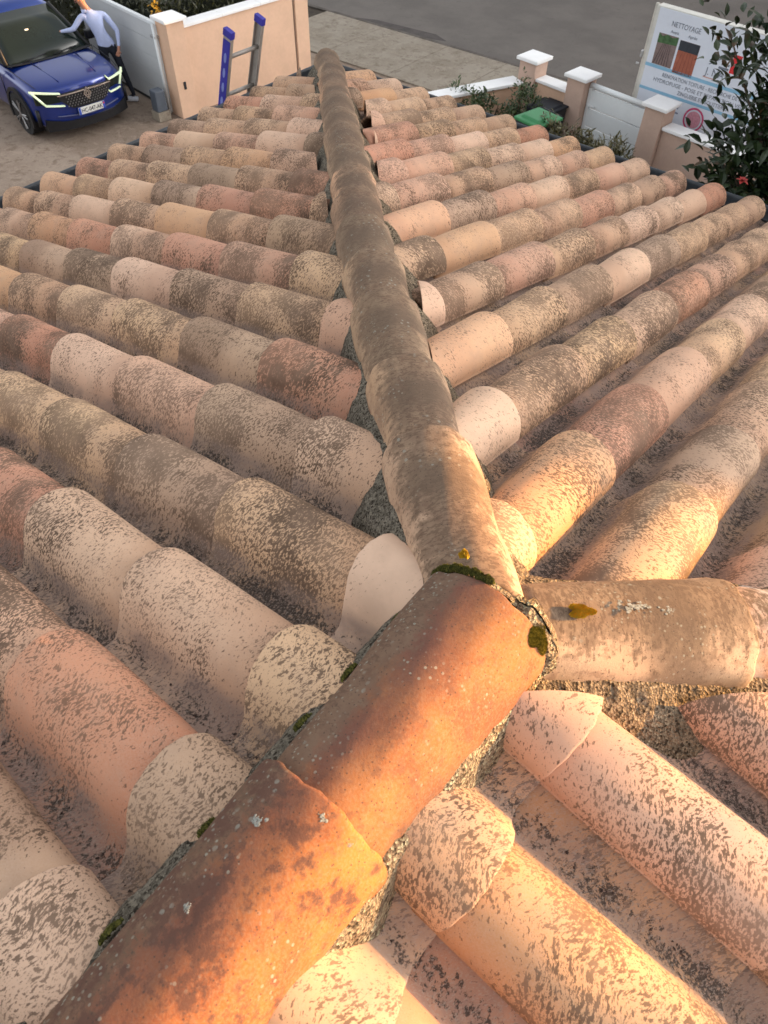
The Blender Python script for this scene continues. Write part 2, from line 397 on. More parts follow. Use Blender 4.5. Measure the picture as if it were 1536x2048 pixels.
setrow('L', 13, '0:S:.7 1:S:.8 2:C:.9 3:G:.3 4:T:.85 5:P:.45 6:T:.8 7:S:.8 8:K:.1')
setrow('L', 14, '3:O:.3 4:S:.8 5:C:.7 6:C:.85 7:G:.7 8:R:.75')
setrow('L', 15, '3:T:.8 4:K:.8 5:R:.85 6:P:.35 7:K:.65 8:T:.75 9:P:.62')
setrow('L', 16, '5:S:.85 6:C:.75 7:C:.85 8:T:.8 9:C:.82 10:W:.02')
setrow('L', 17, '6:R:.7 7:R:.85 8:P:.5 9:P:.5 10:C:.6')
setrow('L', 18, '8:K:.9 9:R:.5 10:T:.45')
setrow('L', 19, '9:G:.4 10:P:.45')
setrow('R', 17, '9:C:.82 8:T:.75 7:S:.7 6:C:.7')
setrow('R', 16, '10:C:.55 9:O:.62 8:R:.85 7:K:.25 6:C:.7 5:P:.5')
setrow('R', 15, '10:W:.0 9:P:.12 8:S:.8 7:C:.8 6:S:.75 5:R:.75 4:K:.8 3:S:.6 2:S:.6')
setrow('R', 14, '9:O:.4 8:O:.35 7:S:.75 6:T:.8 5:P:.1 4:T:.75 3:S:.7 2:S:.6 1:S:.6 0:S:.55')
setrow('R', 13, '8:P:.15 7:S:.8 6:K:.6 5:S:.7 4:S:.6 3:P:.5 2:P:.3 1:P:.15 0:R:.6')
setrow('R', 12, '7:S:.85 6:O:.2 5:S:.75 4:S:.7 3:R:.35 2:S:.7 1:T:.6 0:K:.75')
setrow('R', 11, '7:S:.8 6:O:.12 5:T:.8 4:K:.5 3:P:.25 2:S:.75 1:K:.2 0:P:.4')
setrow('R', 10, '5:K:.6 4:S:.8 3:T:.6 2:P:.3 1:K:.35 0:S:.5')
setrow('R', 9, '5:K:.55 4:K:.3 3:S:.65 2:P:.4 1:P:.2 0:O:.55')
setrow('R', 8, '5:R:.3 4:R:.5 3:K:.75 2:P:.2 1:S:.6 0:R:.6')
setrow('R', 7, '4:P:.1 3:R:.7 2:S:.8 1:S:.6 0:S:.5')
setrow('R', 6, '4:K:.2 3:K:.25 2:S:.8 1:S:.6 0:S:.4')
setrow('R', 4, '3:R:.3 2:T:.7 1:O:.3 0:S:.4')
setrow('R', 3, '2:R:.2 1:K:.6 0:P:.4')
setrow('R', 2, '1:O:.4 0:O:.3')
setrow('F', 0, '10:K:.12 9:K:.52 8:S:.6')
setrow('F', 1, '10:O:.55 9:O:.62 8:S:.6')
setrow('F', 2, '10:O:.45 9:R:.2 8:S:.6')
setrow('F', -1, '9:K:.72 8:S:.6')

house = empty('house', (0, 0, GZ), label='low house with hipped terracotta canal tile roof seen from above its apex', cat='house')
bpy.context.view_layer.update()
def to_house(o):  # parts are modelled in world space; the empty stands at the base
    o.parent = house; o.matrix_parent_inverse = Matrix.Translation((0, 0, -GZ)); return o

ct, st = math.cos(TH), math.sin(TH)
FR = {'L': (Vector((ct, 0, st)), Vector((0, -1, 0)), Vector((-st, 0, ct))),
      'R': (Vector((0, -ct, st)), Vector((-1, 0, 0)), Vector((0, st, ct))),
      'F': (Vector((-ct, 0, st)), Vector((0, 1, 0)), Vector((st, 0, ct)))}
r2 = math.sqrt(0.5)
CUT = {'L': [(Vector((-r2, -r2, 0)), 0.078), (Vector((-1, 0, 0)), 0.09)],
       'R': [(Vector((r2, r2, 0)), 0.05), (Vector((-r2, r2, 0)), 0.08)],
       'F': [(Vector((r2, -r2, 0)), 0.13), (Vector((1, 0, 0)), 0.105)]}
def pix(q):
    d = Vector(q) - CAMP; z = d.dot(fw)
    if z < 0.05: return None
    return 768 + 1423.1 * d.dot(rt2) / z, 1024 - 1423.1 * d.dot(up2) / z, z
tiles = []
def add_tiles(face, krange, crest):
    for k in krange:
        c = crest(k)
        for m in range(0, 11):
            t_end = EAVE - m * PL
            if t_end < 0.03: continue
            mid = t_end - PL * 0.5
            rs = np.random.default_rng(abs(hash((ord(face), k + 50, m))) % (2**31))
            u, v, n = FR[face]
            jm = rs.uniform(-0.007, 0.007)
            if face == 'L': o = Vector((-(t_end), c, -t_end * SL)); md = Vector((-mid, c, -mid * SL))
            elif face == 'R': o = Vector((c, t_end, -t_end * SL)); md = Vector((c, mid, -mid * SL))
            else: o = Vector((t_end, c, -t_end * SL)); md = Vector((mid, c, -mid * SL))
            dmin = min(nrm.dot(o) - dd for nrm, dd in CUT[face])
            if dmin < 0.02 or (face, k, m) == ('R', 17, 10): continue
            o = o + u * jm + v * rs.uniform(-0.0035, 0.0035) + n * (rs.uniform(-0.0015, 0.0025))
            yawj = rs.uniform(-0.018, 0.018)
            tiles.append((face, k, m, o, md, yawj, rs))
add_tiles('L', range(1, 27), lambda k: EAVE - 0.0114 - k * ROW)
add_tiles('R', range(1, 33), lambda k: -(EAVE + 0.0873 - k * ROW))
add_tiles('F', range(-12, 9), lambda j: (-0.04 - 0.248 * j) if j <= 0 else (-0.045 - 0.27 * j))
def size_in_view(tl):
    p = pix(tl[4])
    if p is None: return 0
    x, y, z = p
    if -150 < x < 1690 and -50 < y < 2350: return 1 / z ** 2
    return 1e-3 / max(0.3, (tl[4] - CAMP).length) ** 2
tiles.sort(key=size_in_view, reverse=True)
rest = []
npart = 0
defcls = list('SSSSCCCPPPKKKROTTG')
for ti, (face, k, m, o, md, yawj, rs) in enumerate(tiles):
    u, v, n = FR[face]
    near = (md - CAMP).length < 3.2
    V, F, UV = tile_mesh(rs, near)
    c_, s_ = math.cos(yawj), math.sin(yawj)
    x = V[:, 0] * c_ - V[:, 1] * s_; y = V[:, 0] * s_ + V[:, 1] * c_; z = V[:, 2]
    W = np.outer(x, np.array(u)) + np.outer(y, np.array(v)) + np.outer(z, np.array(n))
    cuts = []
    for nrm, dd in CUT[face]:
        dd2 = dd + rs.uniform(-0.012, 0.012)
        if np.min((W + np.array(o)) @ np.array(nrm)) < dd2:
            tw = Vector(nrm) + Vector(u) * rs.uniform(-0.05, 0.05); tw.z = 0; tw.normalize()
            cuts.append((Vector(nrm) * dd2 - Vector(o), -tw))
    cls, dens = OVR.get((face, k, m), (defcls[rs.integers(len(defcls))], rs.uniform(0.35, 0.85)))
    b, tn = PAL[cls]
    dens = 0.18 + 0.78 * dens if cls != 'W' else 0.10 + 0.3 * dens
    if cls in 'KROPT': b = tuple(0.9 * q + 0.1 * w for q, w in zip(b, (0.56, 0.37, 0.25))); tn = tuple(0.9 * q + 0.1 * w for q, w in zip(tn, (0.44, 0.28, 0.18)))
    j = rs.uniform(0.93, 1.07); jj = rs.uniform(-0.02, 0.02) + rs.uniform(-0.006, 0.006, 3)
    b = tuple(clamp01(q * j * f_ + w) for q, w, f_ in zip(b, jj, (1.03, 0.97, 0.905))); tn = tuple(clamp01(q * j * f_ + w) for q, w, f_ in zip(tn, jj, (1.03, 0.97, 0.905)))
    cols = {'base': b, 'tone': tn, 'par': (dens, rs.uniform(0, 1), rs.uniform(0.12, 0.33))}
    me = make_mesh('roof_tile', W, F, UV, cols, cuts)
    if me is None: continue
    if npart < 300:
        ob = link('roof_tile', me, M_TILE); ob.parent = house; ob.location = Vector(o) - Vector((0, 0, GZ)); npart += 1
    else:
        ob = link('tmp_tile', me, M_TILE); ob.location = o; rest.append(ob)
if rest:
    vs, fs, uvs, co = [], [], [], {'base': [], 'tone': [], 'par': []}; off = 0
    for ob in rest:
        me = ob.data; nv = len(me.vertices)
        a = np.empty(nv * 3, np.float32); me.vertices.foreach_get('co', a); vs.append(a.reshape(-1, 3) + np.array(ob.location))
        for p in me.polygons: fs.append(tuple(i + off for i in p.vertices))
        ul = np.empty(len(me.loops) * 2, np.float32); me.uv_layers[0].data.foreach_get('uv', ul); uvs.append(ul)
        for nm in co:
            cc = np.empty(nv * 4, np.float32); me.attributes[nm].data.foreach_get('color', cc); co[nm].append(cc)
        off += nv; bpy.data.objects.remove(ob); bpy.data.meshes.remove(me)
    me = bpy.data.meshes.new('roof_tile_rows'); me.from_pydata([tuple(v) for v in np.concatenate(vs)], [], fs)
    me.uv_layers.new(name='UVMap').data.foreach_set('uv', np.concatenate(uvs))
    for nm in co:
        at = me.attributes.new(nm, 'FLOAT_COLOR', 'POINT'); at.data.foreach_set('color', np.concatenate(co[nm]))
    ob = link('roof_tile', me, M_TILE); to_house(ob); ob['kind'] = 'stuff'

# ------------------------------------------------------------------ ridge tiles
def offA(t): return float(np.interp(t, [0, .3, 1, 2, 3, 4, 5], [0, -.020, -.042, -.050, -.034, -.016, 0]))
def ridge_tile(d, t_low, t_up, r_low, r_up, z0, base, tone, par, rs, lift=0.0, off=(0, 0), label=None, zero=0.0, hi=True):
    """half-round tile along ridge direction d (pointing down the ridge); large end at t_low"""
    d = Vector(d).normalized(); side = d.cross(Vector((0, 0, 1))).normalized(); nrm = side.cross(d)
    na = 28 if hi else 16; nu = 16 if hi else 8; T = 0.014
    V = []; UV = []
    L = abs(t_low - t_up); us = [0, 0.002, 0.006] + list(np.linspace(0.03, L, nu)); ins = [0.005, 0.0014, 0] + [0] * nu
    sg = -1 if t_low > t_up else 1
    ph = rs.uniform(0, 6, 5)
    for s_ in (1, 0):
        for u, ii in zip(us, ins):
            f = u / L; r = r_low + (r_up - r_low) * f
            for q in range(na + 1):
                a = math.radians(-94 + 188 * q / na)
                rr = r - (0 if s_ else T) - (ii if s_ else -ii * 0.6)
                rr += 0.0016 * math.sin(a * 5 + ph[0]) + 0.0013 * math.sin(u * 23 + ph[1] + a * 2) + 0.0012 * math.sin(a * 11 + ph[2] + u * 30)
                e = (0.0022 * math.sin(a * 6 + ph[3]) + 0.0014 * math.sin(a * 17 + ph[4])) if u < 0.01 else 0
                p = d * (t_low + sg * (u + e)) + side * (off[0] + (offA(t_low + sg * u) if d.x < -0.1 else 0) + rr * math.sin(a)) + nrm * (rr * math.cos(a)) + Vector((0, 0, z0 + off[1] + lift * (1 - f)))
                V.append(p); UV.append((u, r * a))
    V = np.array([tuple(v) for v in V]); UV = np.array(UV); n = na + 1; r_ = len(us); F = []
    def idx(s, i, j): return (0 if s else 1) * r_ * n + i * n + j
    for i in range(r_ - 1):
        for j in range(n - 1):
            F.append((idx(1, i, j), idx(1, i, j + 1), idx(1, i + 1, j + 1), idx(1, i + 1, j)))
            F.append((idx(0, i, j), idx(0, i, j + 1), idx(0, i + 1, j + 1), idx(0, i + 1, j))[::-1])
        F.append((idx(1, i, 0), idx(0, i, 0), idx(0, i + 1, 0), idx(1, i + 1, 0))); F.append((idx(1, i, n - 1), idx(0, i, n - 1), idx(0, i + 1, n - 1), idx(1, i + 1, n - 1))[::-1])
    for j in range(n - 1):
        F.append((idx(1, 0, j), idx(1, 0, j + 1), idx(0, 0, j + 1), idx(0, 0, j))[::-1])
        F.append((idx(1, r_ - 1, j), idx(1, r_ - 1, j + 1), idx(0, r_ - 1, j + 1), idx(0, r_ - 1, j)))
    me = make_mesh('ridge_tile', V, F, UV, {'base': base, 'tone': tone, 'par': par})
    bm = bmesh.new(); bm.from_mesh(me); bmesh.ops.recalc_face_normals(bm, faces=bm.faces); bm.to_mesh(me); bm.free()
    o = link('ridge_tile', me, M_RIDGE); to_house(o)
    if label: o['label'] = label
    return o
dA = Vector((-1, 1, -SL)).normalized(); dB = Vector((1, 1, -SL)).normalized(); dC = Vector((0, -1, 0))
rs = np.random.default_rng(5)
jA = [5.74, 5.16, 4.75, 4.35, 3.95, 3.55, 3.17, 2.76, 2.42, 2.10, 1.76, 1.44, 1.11, 0.74, 0.42]
tonesA = [((0.44, 0.29, 0.18), (0.30, 0.20, 0.135)), ((0.36, 0.24, 0.155), (0.24, 0.17, 0.12)), ((0.50, 0.29, 0.175), (0.32, 0.21, 0.14)), ((0.30, 0.22, 0.15), (0.40, 0.26, 0.16))]
prev = None
for i, tl in enumerate(jA):
    tu = (jA[i + 1] if i + 1 < len(jA) else 0.02) - 0.07
    b, tn = tonesA[(i * 7 + i // 3) % 4]
    par = (0.62 + rs.uniform(-0.08, 0.12), rs.uniform(), rs.uniform(0, 0.35), 0.0)
    kv = rs.uniform(0.72, 1.25); b = tuple(q * kv for q in b); tn = tuple(q * kv for q in tn)
    if i == len(jA) - 1: b, tn, par = (0.52, 0.35, 0.235), (0.44, 0.27, 0.175), (0.55, 0.31, 0.1, 0.0)
    if i == len(jA) - 2: b, tn, par = (0.44, 0.28, 0.17), (0.36, 0.23, 0.15), (0.55, 0.7, 0.25, 0.0)
    ridge_tile(dA, tl, max(tu, 0.0), 0.1015, 0.084, 0.044, b, tn, par, rs, lift=0.027, off=(rs.uniform(-0.006, 0.006), rs.uniform(-0.005, 0.005)), hi=tl < 2.5)
# ridge towards the camera: two big orange tiles then more behind the camera
ridge_tile(dC, 0.003, 0.47, 0.121, 0.098, 0.040, (0.36, 0.145, 0.045), (0.26, 0.082, 0.032), (0.74, 0.12, 0.35, 1.0), rs, lift=0.006, off=(-0.010, 0), label='orange brown ridge tile nearest the apex')
ridge_tile(dC, 0.405, 0.87, 0.115, 0.098, 0.040, (0.46, 0.165, 0.034), (0.29, 0.085, 0.026), (0.66, 0.44, 1.0, 0.9), rs, lift=0.012, off=(-0.012, 0), label='mottled bright orange ridge tile with dark blotches')
for q in range(5):
    a = 0.81 + 0.405 * q
    ridge_tile(dC, a, a + 0.465, 0.119, 0.098, 0.042, (0.46, 0.21, 0.10), (0.38, 0.2, 0.12), (0.5, rs.uniform(), 0.4, 0.5), rs, lift=0.016, off=(-0.006, 0))
# right hip
tB = [0.475, 0.89, 1.31, 1.73, 2.15, 2.57, 2.99, 3.41, 3.83, 4.25, 4.67, 5.09, 5.68]
for i, tl in reversed(list(enumerate(tB))):
    tu = (tB[i - 1] if i else 0.13) - 0.07
    if i == 0: b, tn, par = (0.56, 0.385, 0.255), (0.50, 0.33, 0.21), (0.60, 0.9, 0.0, 0.0)
    elif i == 1: b, tn, par = (0.56, 0.50, 0.44), (0.50, 0.24, 0.13), (0.28, 0.52, 0.0, 0.0)
    else: b, tn, par = (0.45, 0.33, 0.24), (0.4, 0.25, 0.17), (0.5, rs.uniform(), 0.2, 0.0)
    ridge_tile(dB, tl, tu, 0.116, 0.102, -0.010, b, tn, par, rs, lift=0.012, off=(0.006, 0), label='beige ridge tile with brown drips and yellow lichen' if i == 0 else None)

# ------------------------------------------------------------------ mortar
from mathutils import noise as mn
def mortar(name, d, sgn, t0, t1, d0, d1, hfun, mat, step=0.006, amp=0.006, slope_k=r2, zofs=0.0):
    d = Vector(d).normalized(); side = d.cross(Vector((0, 0, 1))).normalized() * sgn
    dp = Vector((d.x, d.y, 0)); pl = dp.length
    nt = max(2, int((t1 - t0) / step)); nd = max(3, int((d1 - d0) / step)); V = []; F = []
    for i in range(nt + 1):
        t = t0 + (t1 - t0) * i / nt
        for j in range(nd + 1):
            q = d0 + (d1 - d0) * j / nd
            p = d * t + side * (q + (sgn * offA(t) * (1 - j / nd) if d.x < -0.1 else 0))
            base = -SL * (abs(q) * slope_k) + d.z * t if slope_k != 1 else -SL * q
            P3 = Vector((p.x, p.y, 0))
            nz = mn.noise(P3 * 9) * 0.8 + mn.noise(P3 * 30) * 0.7 + mn.noise(P3 * 75) * 0.6 + mn.noise(P3 * 150) * 0.4
            w = mn.noise(P3 * 14 + Vector((5, 3, 0))) * 0.012
            V.append((p.x, p.y, base + hfun(q + w) + amp * nz + zofs))
    for i in range(nt):
        for j in range(nd):
            a = i * (nd + 1) + j; f = (a, a + 1, a + nd + 2, a + nd + 1); F.append(f if sgn > 0 else f[::-1])
    me = bpy.data.meshes.new(name); me.from_pydata(V, [], F)
    bm = bmesh.new(); bm.from_mesh(me); bmesh.ops.recalc_face_normals(bm, faces=bm.faces)
    if sum(f.normal.z for f in bm.faces) < 0: bmesh.ops.reverse_faces(bm, faces=bm.faces)
    bm.to_mesh(me); bm.free()
    o = link(name, me, mat); return to_house(o)
def interp(xs, ys): return lambda q: float(np.interp(q, xs, ys))
hA = interp([0.0, 0.10, 0.125, 0.150, 0.175, 0.20], [0.10, 0.095, 0.072, 0.045, 0.0, -0.05])
mortar('mortar_bed', dA, -1, 0.0, 5.66, 0.02, 0.200, hA, M_MORT_L, step=0.008, amp=0.009)
mortar('mortar_bed', dA, 1, 0.0, 5.66, 0.02, 0.150, interp([0.0, 0.065, 0.090, 0.110, 0.132, 0.15], [0.100, 0.094, 0.078, 0.052, 0.01, -0.04]), M_MORT_B, step=0.007, amp=0.011)
mortar('mortar_bed', dC, 1, -0.02, 2.6, 0.02, 0.150, interp([0.0, 0.09, 0.115, 0.130, 0.142, 0.15], [0.10, 0.095, 0.080, 0.05, -0.005, -0.04]), M_MORT_L, slope_k=1, step=0.006, amp=0.008)
mortar('mortar_bed', dC, -1, 0.0, 2.6, 0.02, 0.215, interp([0.0, 0.09, 0.116, 0.127, 0.137, 0.148, 0.215], [0.098, 0.096, 0.092, 0.080, 0.045, -0.020, -0.07]), M_MORT_R, slope_k=1, step=0.004, amp=0.011)
mortar('mortar_bed', dB, 1, 0.08, 5.66, 0.02, 0.215, interp([0.0, 0.09, 0.12, 0.15, 0.175, 0.20, 0.215], [0.08, 0.055, 0.050, 0.035, 0.012, -0.012, -0.04]), M_MORT_B, step=0.0055, amp=0.007)
mortar('mortar_bed', dB, -1, 0.05, 5.66, 0.02, 0.160, interp([0.0, 0.085, 0.105, 0.125, 0.14, 0.16], [0.08, 0.065, 0.042, 0.02, 0.0, -0.04]), M_MORT_B, step=0.009)
# collar of mortar round the open end of the apex tile
def collar():
    V = []; F = []; na = 110; nb = 16
    for i in range(na + 1):
        a = math.radians(-100 + 200 * i / na)      # +a towards +X
        for j in range(nb + 1):
            b = 2 * math.pi * j / nb
            p3 = Vector((a * 0.11, b * 0.03, 3.1))
            rr = 0.017 + 0.006 * mn.noise(p3 * 12) + 0.004 * mn.noise(p3 * 60) + (0.010 if a > 0.5 else 0.0)
            rad = 0.108 + rr * math.cos(b)
            y = 0.001 + rr * 1.0 * math.sin(b) + (0.012 if a > 0.3 else 0) + 0.004 * mn.noise(p3 * 40)
            V.append((0.010 + rad * math.sin(a), y, 0.036 + rad * math.cos(a) - (0.004 if a < 0.4 else 0)))
    for i in range(na):
        for j in range(nb):
            F.append((i * (nb + 1) + j, i * (nb + 1) + j + 1, (i + 1) * (nb + 1) + j + 1, (i + 1) * (nb + 1) + j))
    me = bpy.data.meshes.new('mortar_collar'); me.from_pydata(V, [], F)
    return to_house(link('mortar_collar', me, M_MORT_R))
collar()

# moss and lichen on the ridge tiles
def moss_mat(name, c1, c2):
    t = NT(name, 0.95, 0.1); p = t.pos()
    t.color(t.mix(t.ramp(t.noise(p, 300, 3), 0.35, 0.65), c1, c2)); return t.m
M_MOSS = moss_mat('moss_olive', (0.10, 0.085, 0.012), (0.32, 0.24, 0.03))
M_MOSSD = moss_mat('moss_dark', (0.035, 0.040, 0.012), (0.13, 0.12, 0.03))
M_LICH = moss_mat('lichen_yellow', (0.50, 0.26, 0.015), (0.36, 0.27, 0.03))
M_LICHW = moss_mat('lichen_white', (0.31, 0.31, 0.28), (0.17, 0.165, 0.14))
def ridge_pt(H, t, a, dr=0.0):
    d, r, z0, sx = H
    d = Vector(d).normalized(); side = d.cross(Vector((0, 0, 1))).normalized(); n = side.cross(d)
    nn = side * math.sin(a) + n * math.cos(a)
    return d * t + Vector((0, 0, z0)) + side * sx + nn * (r + dr), nn, d
HC = (dC, 0.119, 0.045, -0.010); HB = (dB, 0.111, -0.003, 0.006); HA = (dA, 0.0985, 0.055, -0.004); HC2 = (dC, 0.1155, 0.050, -0.012)
def cushion(H, t, a, w, h, n, mat, name, label, ht=0.006):
    rs = np.random.default_rng(int(t * 1000 + a * 77 + 900)); V = []; F = []
    for i in range(n):
        rr = math.sqrt(rs.uniform()); ph = rs.uniform(0, 6.283)
        wv = 1 + 0.22 * math.sin(ph * 3 + t * 9) + 0.13 * math.sin(ph * 5 + 1)
        dt = rr * w * wv * math.cos(ph); da = rr * h * wv * math.sin(ph) / H[1]
        lift = ht * math.sqrt(max(0, 1 - rr * rr))
        p, nn, d = ridge_pt(H, t + dt, a + da, lift - 0.003)
        s = rs.uniform(0.0008, 0.0017); tip = p + nn * rs.uniform(0.002, 0.0045) + Vector(rs.uniform(-1, 1, 3)) * 0.0012
        e1 = d; e2 = nn.cross(d); b = len(V)
        for q in range(3):
            an = q * 2.094 + ph; V.append(p - nn * 0.003 + e1 * (math.cos(an) * s * 1.4) + e2 * (math.sin(an) * s * 1.4))
        V.append(tip)
        F += [(b, b + 1, b + 3), (b + 1, b + 2, b + 3), (b + 2, b, b + 3)]
    me = bpy.data.meshes.new(name); me.from_pydata([tuple(v) for v in V], [], F)
    o = to_house(link(name, me, mat, None, False)); o['label'] = label; o['kind'] = 'stuff'; return o
cushion(HC, 0.006, -0.93, 0.019, 0.029, 2800, M_MOSS, 'moss_cushion', 'fat olive moss cushion on the edge of the apex tile', 0.011)
cushion(HB, 0.150, 0.08, 0.021, 0.012, 1300, M_LICH, 'moss_cushion', 'yellow orange lichen cushion on top of the beige ridge tile', 0.004)
cushion(HB, 0.172, 1.45, 0.010, 0.010, 600, M_MOSS, 'moss_cushion', 'small olive moss tuft under the beige ridge tile', 0.006)
cushion(HA, 0.060, -0.18, 0.008, 0.008, 400, M_LICH, 'moss_cushion', 'small yellow lichen dot on the hip above the apex', 0.002)
for q in range(11):
    f = q / 10
    cushion(HC, -0.006 + 0.002 * math.sin(q * 2.3), 0.10 + 1.15 * f, 0.0075, 0.010, 300, M_MOSSD, 'moss_cushion', 'dark green moss line along the mortar joint at the apex', 0.006)
for q, (tt, aa) in enumerate([(0.10, 1.30), (0.22, 1.36), (0.33, 1.30), (0.52, 1.38), (0.68, 1.36)]):
    cushion(HC2, tt, aa, 0.016, 0.007, 260, M_MOSSD, 'moss_cushion', 'dark moss crumbs under the shaded edge of the orange ridge tiles', 0.004)
def lichen_patch(H, t, a, w, h, mat, label, seed=0):
    rs = np.random.default_rng(seed + 3); V = []; F = []
    for blob in range(34):
        g1, g2 = rs.normal(0, 0.48, 2); bt = t + g1 * w; ba = a + g2 * h / H[1]; rad = rs.uniform(0.10, 0.34) * min(w, h) * 1.2
        b = len(V); p, nn, d = ridge_pt(H, bt, ba, 0.0012); V.append(p); k = 11
        for q in range(k):
            an = q / k * 6.283; r_ = rad * rs.uniform(0.6, 1.25)
            p, nn, d = ridge_pt(H, bt + r_ * math.cos(an) * 1.3, ba + r_ * math.sin(an) / H[1], 0.0004); V.append(p)
        for q in range(k): F.append((b, b + 1 + q, b + 1 + (q + 1) % k))
    me = bpy.data.meshes.new('lichen'); me.from_pydata([tuple(v) for v in V], [], F)
    o = to_house(link('lichen', me, mat)); o['label'] = label
lichen_patch(HB, 0.255, 0.0, 0.026, 0.009, M_LICHW, 'large white lichen crust on the beige ridge tile', 1)
lichen_patch(HB, 0.325, 0.05, 0.022, 0.008, M_LICHW, 'white lichen crust right of the larger one on the beige ridge tile', 2)
lichen_patch(HB, 0.385, 0.12, 0.010, 0.008, M_LICHW, 'smallest white lichen crust near the end of the beige ridge tile', 3)
lichen_patch(HC2, 0.425, -0.22, 0.004, 0.007, M_LICHW, 'white lichen fleck at the joint of the orange ridge tiles', 4)
lichen_patch(HC2, 0.425, -0.62, 0.003, 0.004, M_LICHW, 'pale lichen dot lower on the joint of the orange ridge tiles', 5)
lichen_patch(HC2, 0.480, 0.33, 0.006, 0.007, M_LICHW, 'grey green lichen crust on the mottled orange ridge tile', 6)
lichen_patch(HC2, 0.600, 0.28, 0.004, 0.005, M_LICHW, 'second grey lichen crust further down the mottled ridge tile', 7)

# roof deck, gutters, walls
M_DECK = simple('roof_underlay', (0.10, 0.08, 0.065), 0.95, 0.3, 20)
M_GUT = simple('gutter_slate', (0.050, 0.056, 0.064), 0.45, 0.25, 9, spec=0.4)
M_REND = simple('wall_render_peach', (0.56, 0.36, 0.25), 0.92, 0.07, 3, bump=0.4, bscale=220)
YB = -2.7
m = MB(); zo = -0.035
m.poly([(0, 0, zo), (-EAVE, EAVE, -EAVE * SL + zo), (-EAVE, YB, -EAVE * SL + zo), (0, YB, zo)])
m.poly([(0, 0, zo), (EAVE, EAVE, -EAVE * SL + zo), (-EAVE, EAVE, -EAVE * SL + zo)])
m.poly([(0, 0, zo), (0, YB, zo), (EAVE, YB, -EAVE * SL + zo), (EAVE, EAVE, -EAVE * SL + zo)])
to_house(m.build('roof_deck', M_DECK))
ze = -EAVE * SL
m = MB(); e = EAVE - 0.12
m.box((0, (e + YB) / 2, (GZ + ze - 0.12) / 2), (2 * e, e - YB, ze - 0.12 - GZ)); to_house(m.build('wall', M_REND))
def gutter(p0, p1, out, name='gutter'):
    p0 = Vector(p0); p1 = Vector(p1); out = Vector(out); V = []; F = []
    prof = [(0.0, 0.0)]
    for i in range(13):
        a = math.pi * i / 12; prof.append((0.004 + 0.072 * (1 - math.cos(a)), -0.082 * math.sin(a) - 0.012))
    prof += [(0.152, 0.004), (0.162, 0.008), (0.166, 0.0), (0.160, -0.006)]
    inner = prof; outer = [(x + (0.004 if x > 0.07 else -0.004), z - 0.004) for x, z in prof]
    full = inner + outer[::-1]; n = len(full); k = 24
    for i in range(k + 1):
        p = p0.lerp(p1, i / k)
        for x, z in full: V.append(p + out * x + Vector((0, 0, z)))
    for i in range(k):
        for j in range(n): F.append((i * n + j, i * n + (j + 1) % n, (i + 1) * n + (j + 1) % n, (i + 1) * n + j))
    me = bpy.data.meshes.new(name); me.from_pydata([tuple(v) for v in V], [], F)
    bm = bmesh.new(); bm.from_mesh(me); bmesh.ops.recalc_face_normals(bm, faces=bm.faces); bm.to_mesh(me); bm.free()
    return to_house(link(name, me, M_GUT, None, True))
gz_ = ze + 0.005
gutter((-EAVE - 0.0, YB, gz_), (-EAVE - 0.0, EAVE + 0.16, gz_), (-1, 0, 0))
gutter((-EAVE - 0.16, EAVE + 0.0, gz_), (EAVE + 0.16, EAVE + 0.0, gz_), (0, 1, 0))
# dry leaves and crumbs lying in the pans
M_LEAFD = simple('dry_leaf', (0.055, 0.035, 0.028), 0.8, 0.4, 40)
def crumb(face_pt, s, rs):
    V = []; k = 7
    for q in range(k):
        a = q / k * 6.283; r_ = s * rs.uniform(0.5, 1.2); V.append((math.cos(a) * r_, math.sin(a) * r_ * 0.6, rs.uniform(0.0, s * 0.35)))
    V.append((0, 0, s * 0.45)); F = [(q, (q + 1) % k, k) for q in range(k)]
    return V, F
def scatter_debris():
    rs = np.random.default_rng(21); V = []; F = []
    for (face, k, m, o, md, yawj, r_) in tiles:
        if size_in_view((0, 0, 0, 0, md)) < 0.01 or (md - CAMP).length > 4: continue
        u, v, n = FR[face]
        for q in range(int(rs.integers(6, 26))):
            uu = rs.uniform(0.02, 0.38); vv = rs.normal(0.138, 0.011)
            p = Vector(o) + u * uu + v * vv + n * (-0.028 + 0.0165 * (1 - uu / 0.39))
            if min(nrm.dot(p) - dd - 0.03 for nrm, dd in CUT[face]) < 0: continue
            s = rs.uniform(0.0012, 0.0042); cv, cf = crumb(None, s, rs); an = rs.uniform(0, 6.28); b = len(V)
            for c in cv:
                x = c[0] * math.cos(an) - c[1] * math.sin(an); y = c[0] * math.sin(an) + c[1] * math.cos(an)
                V.append(tuple(p + u * x + v * y + n * c[2]))
            F += [tuple(i + b for i in f) for f in cf]
    me = bpy.data.meshes.new('debris'); me.from_pydata(V, [], F)
    o = to_house(link('debris', me, M_LEAFD, None, False)); o['kind'] = 'stuff'; o['label'] = 'dark crumbs of moss and soil lying in the tile channels'
scatter_debris()

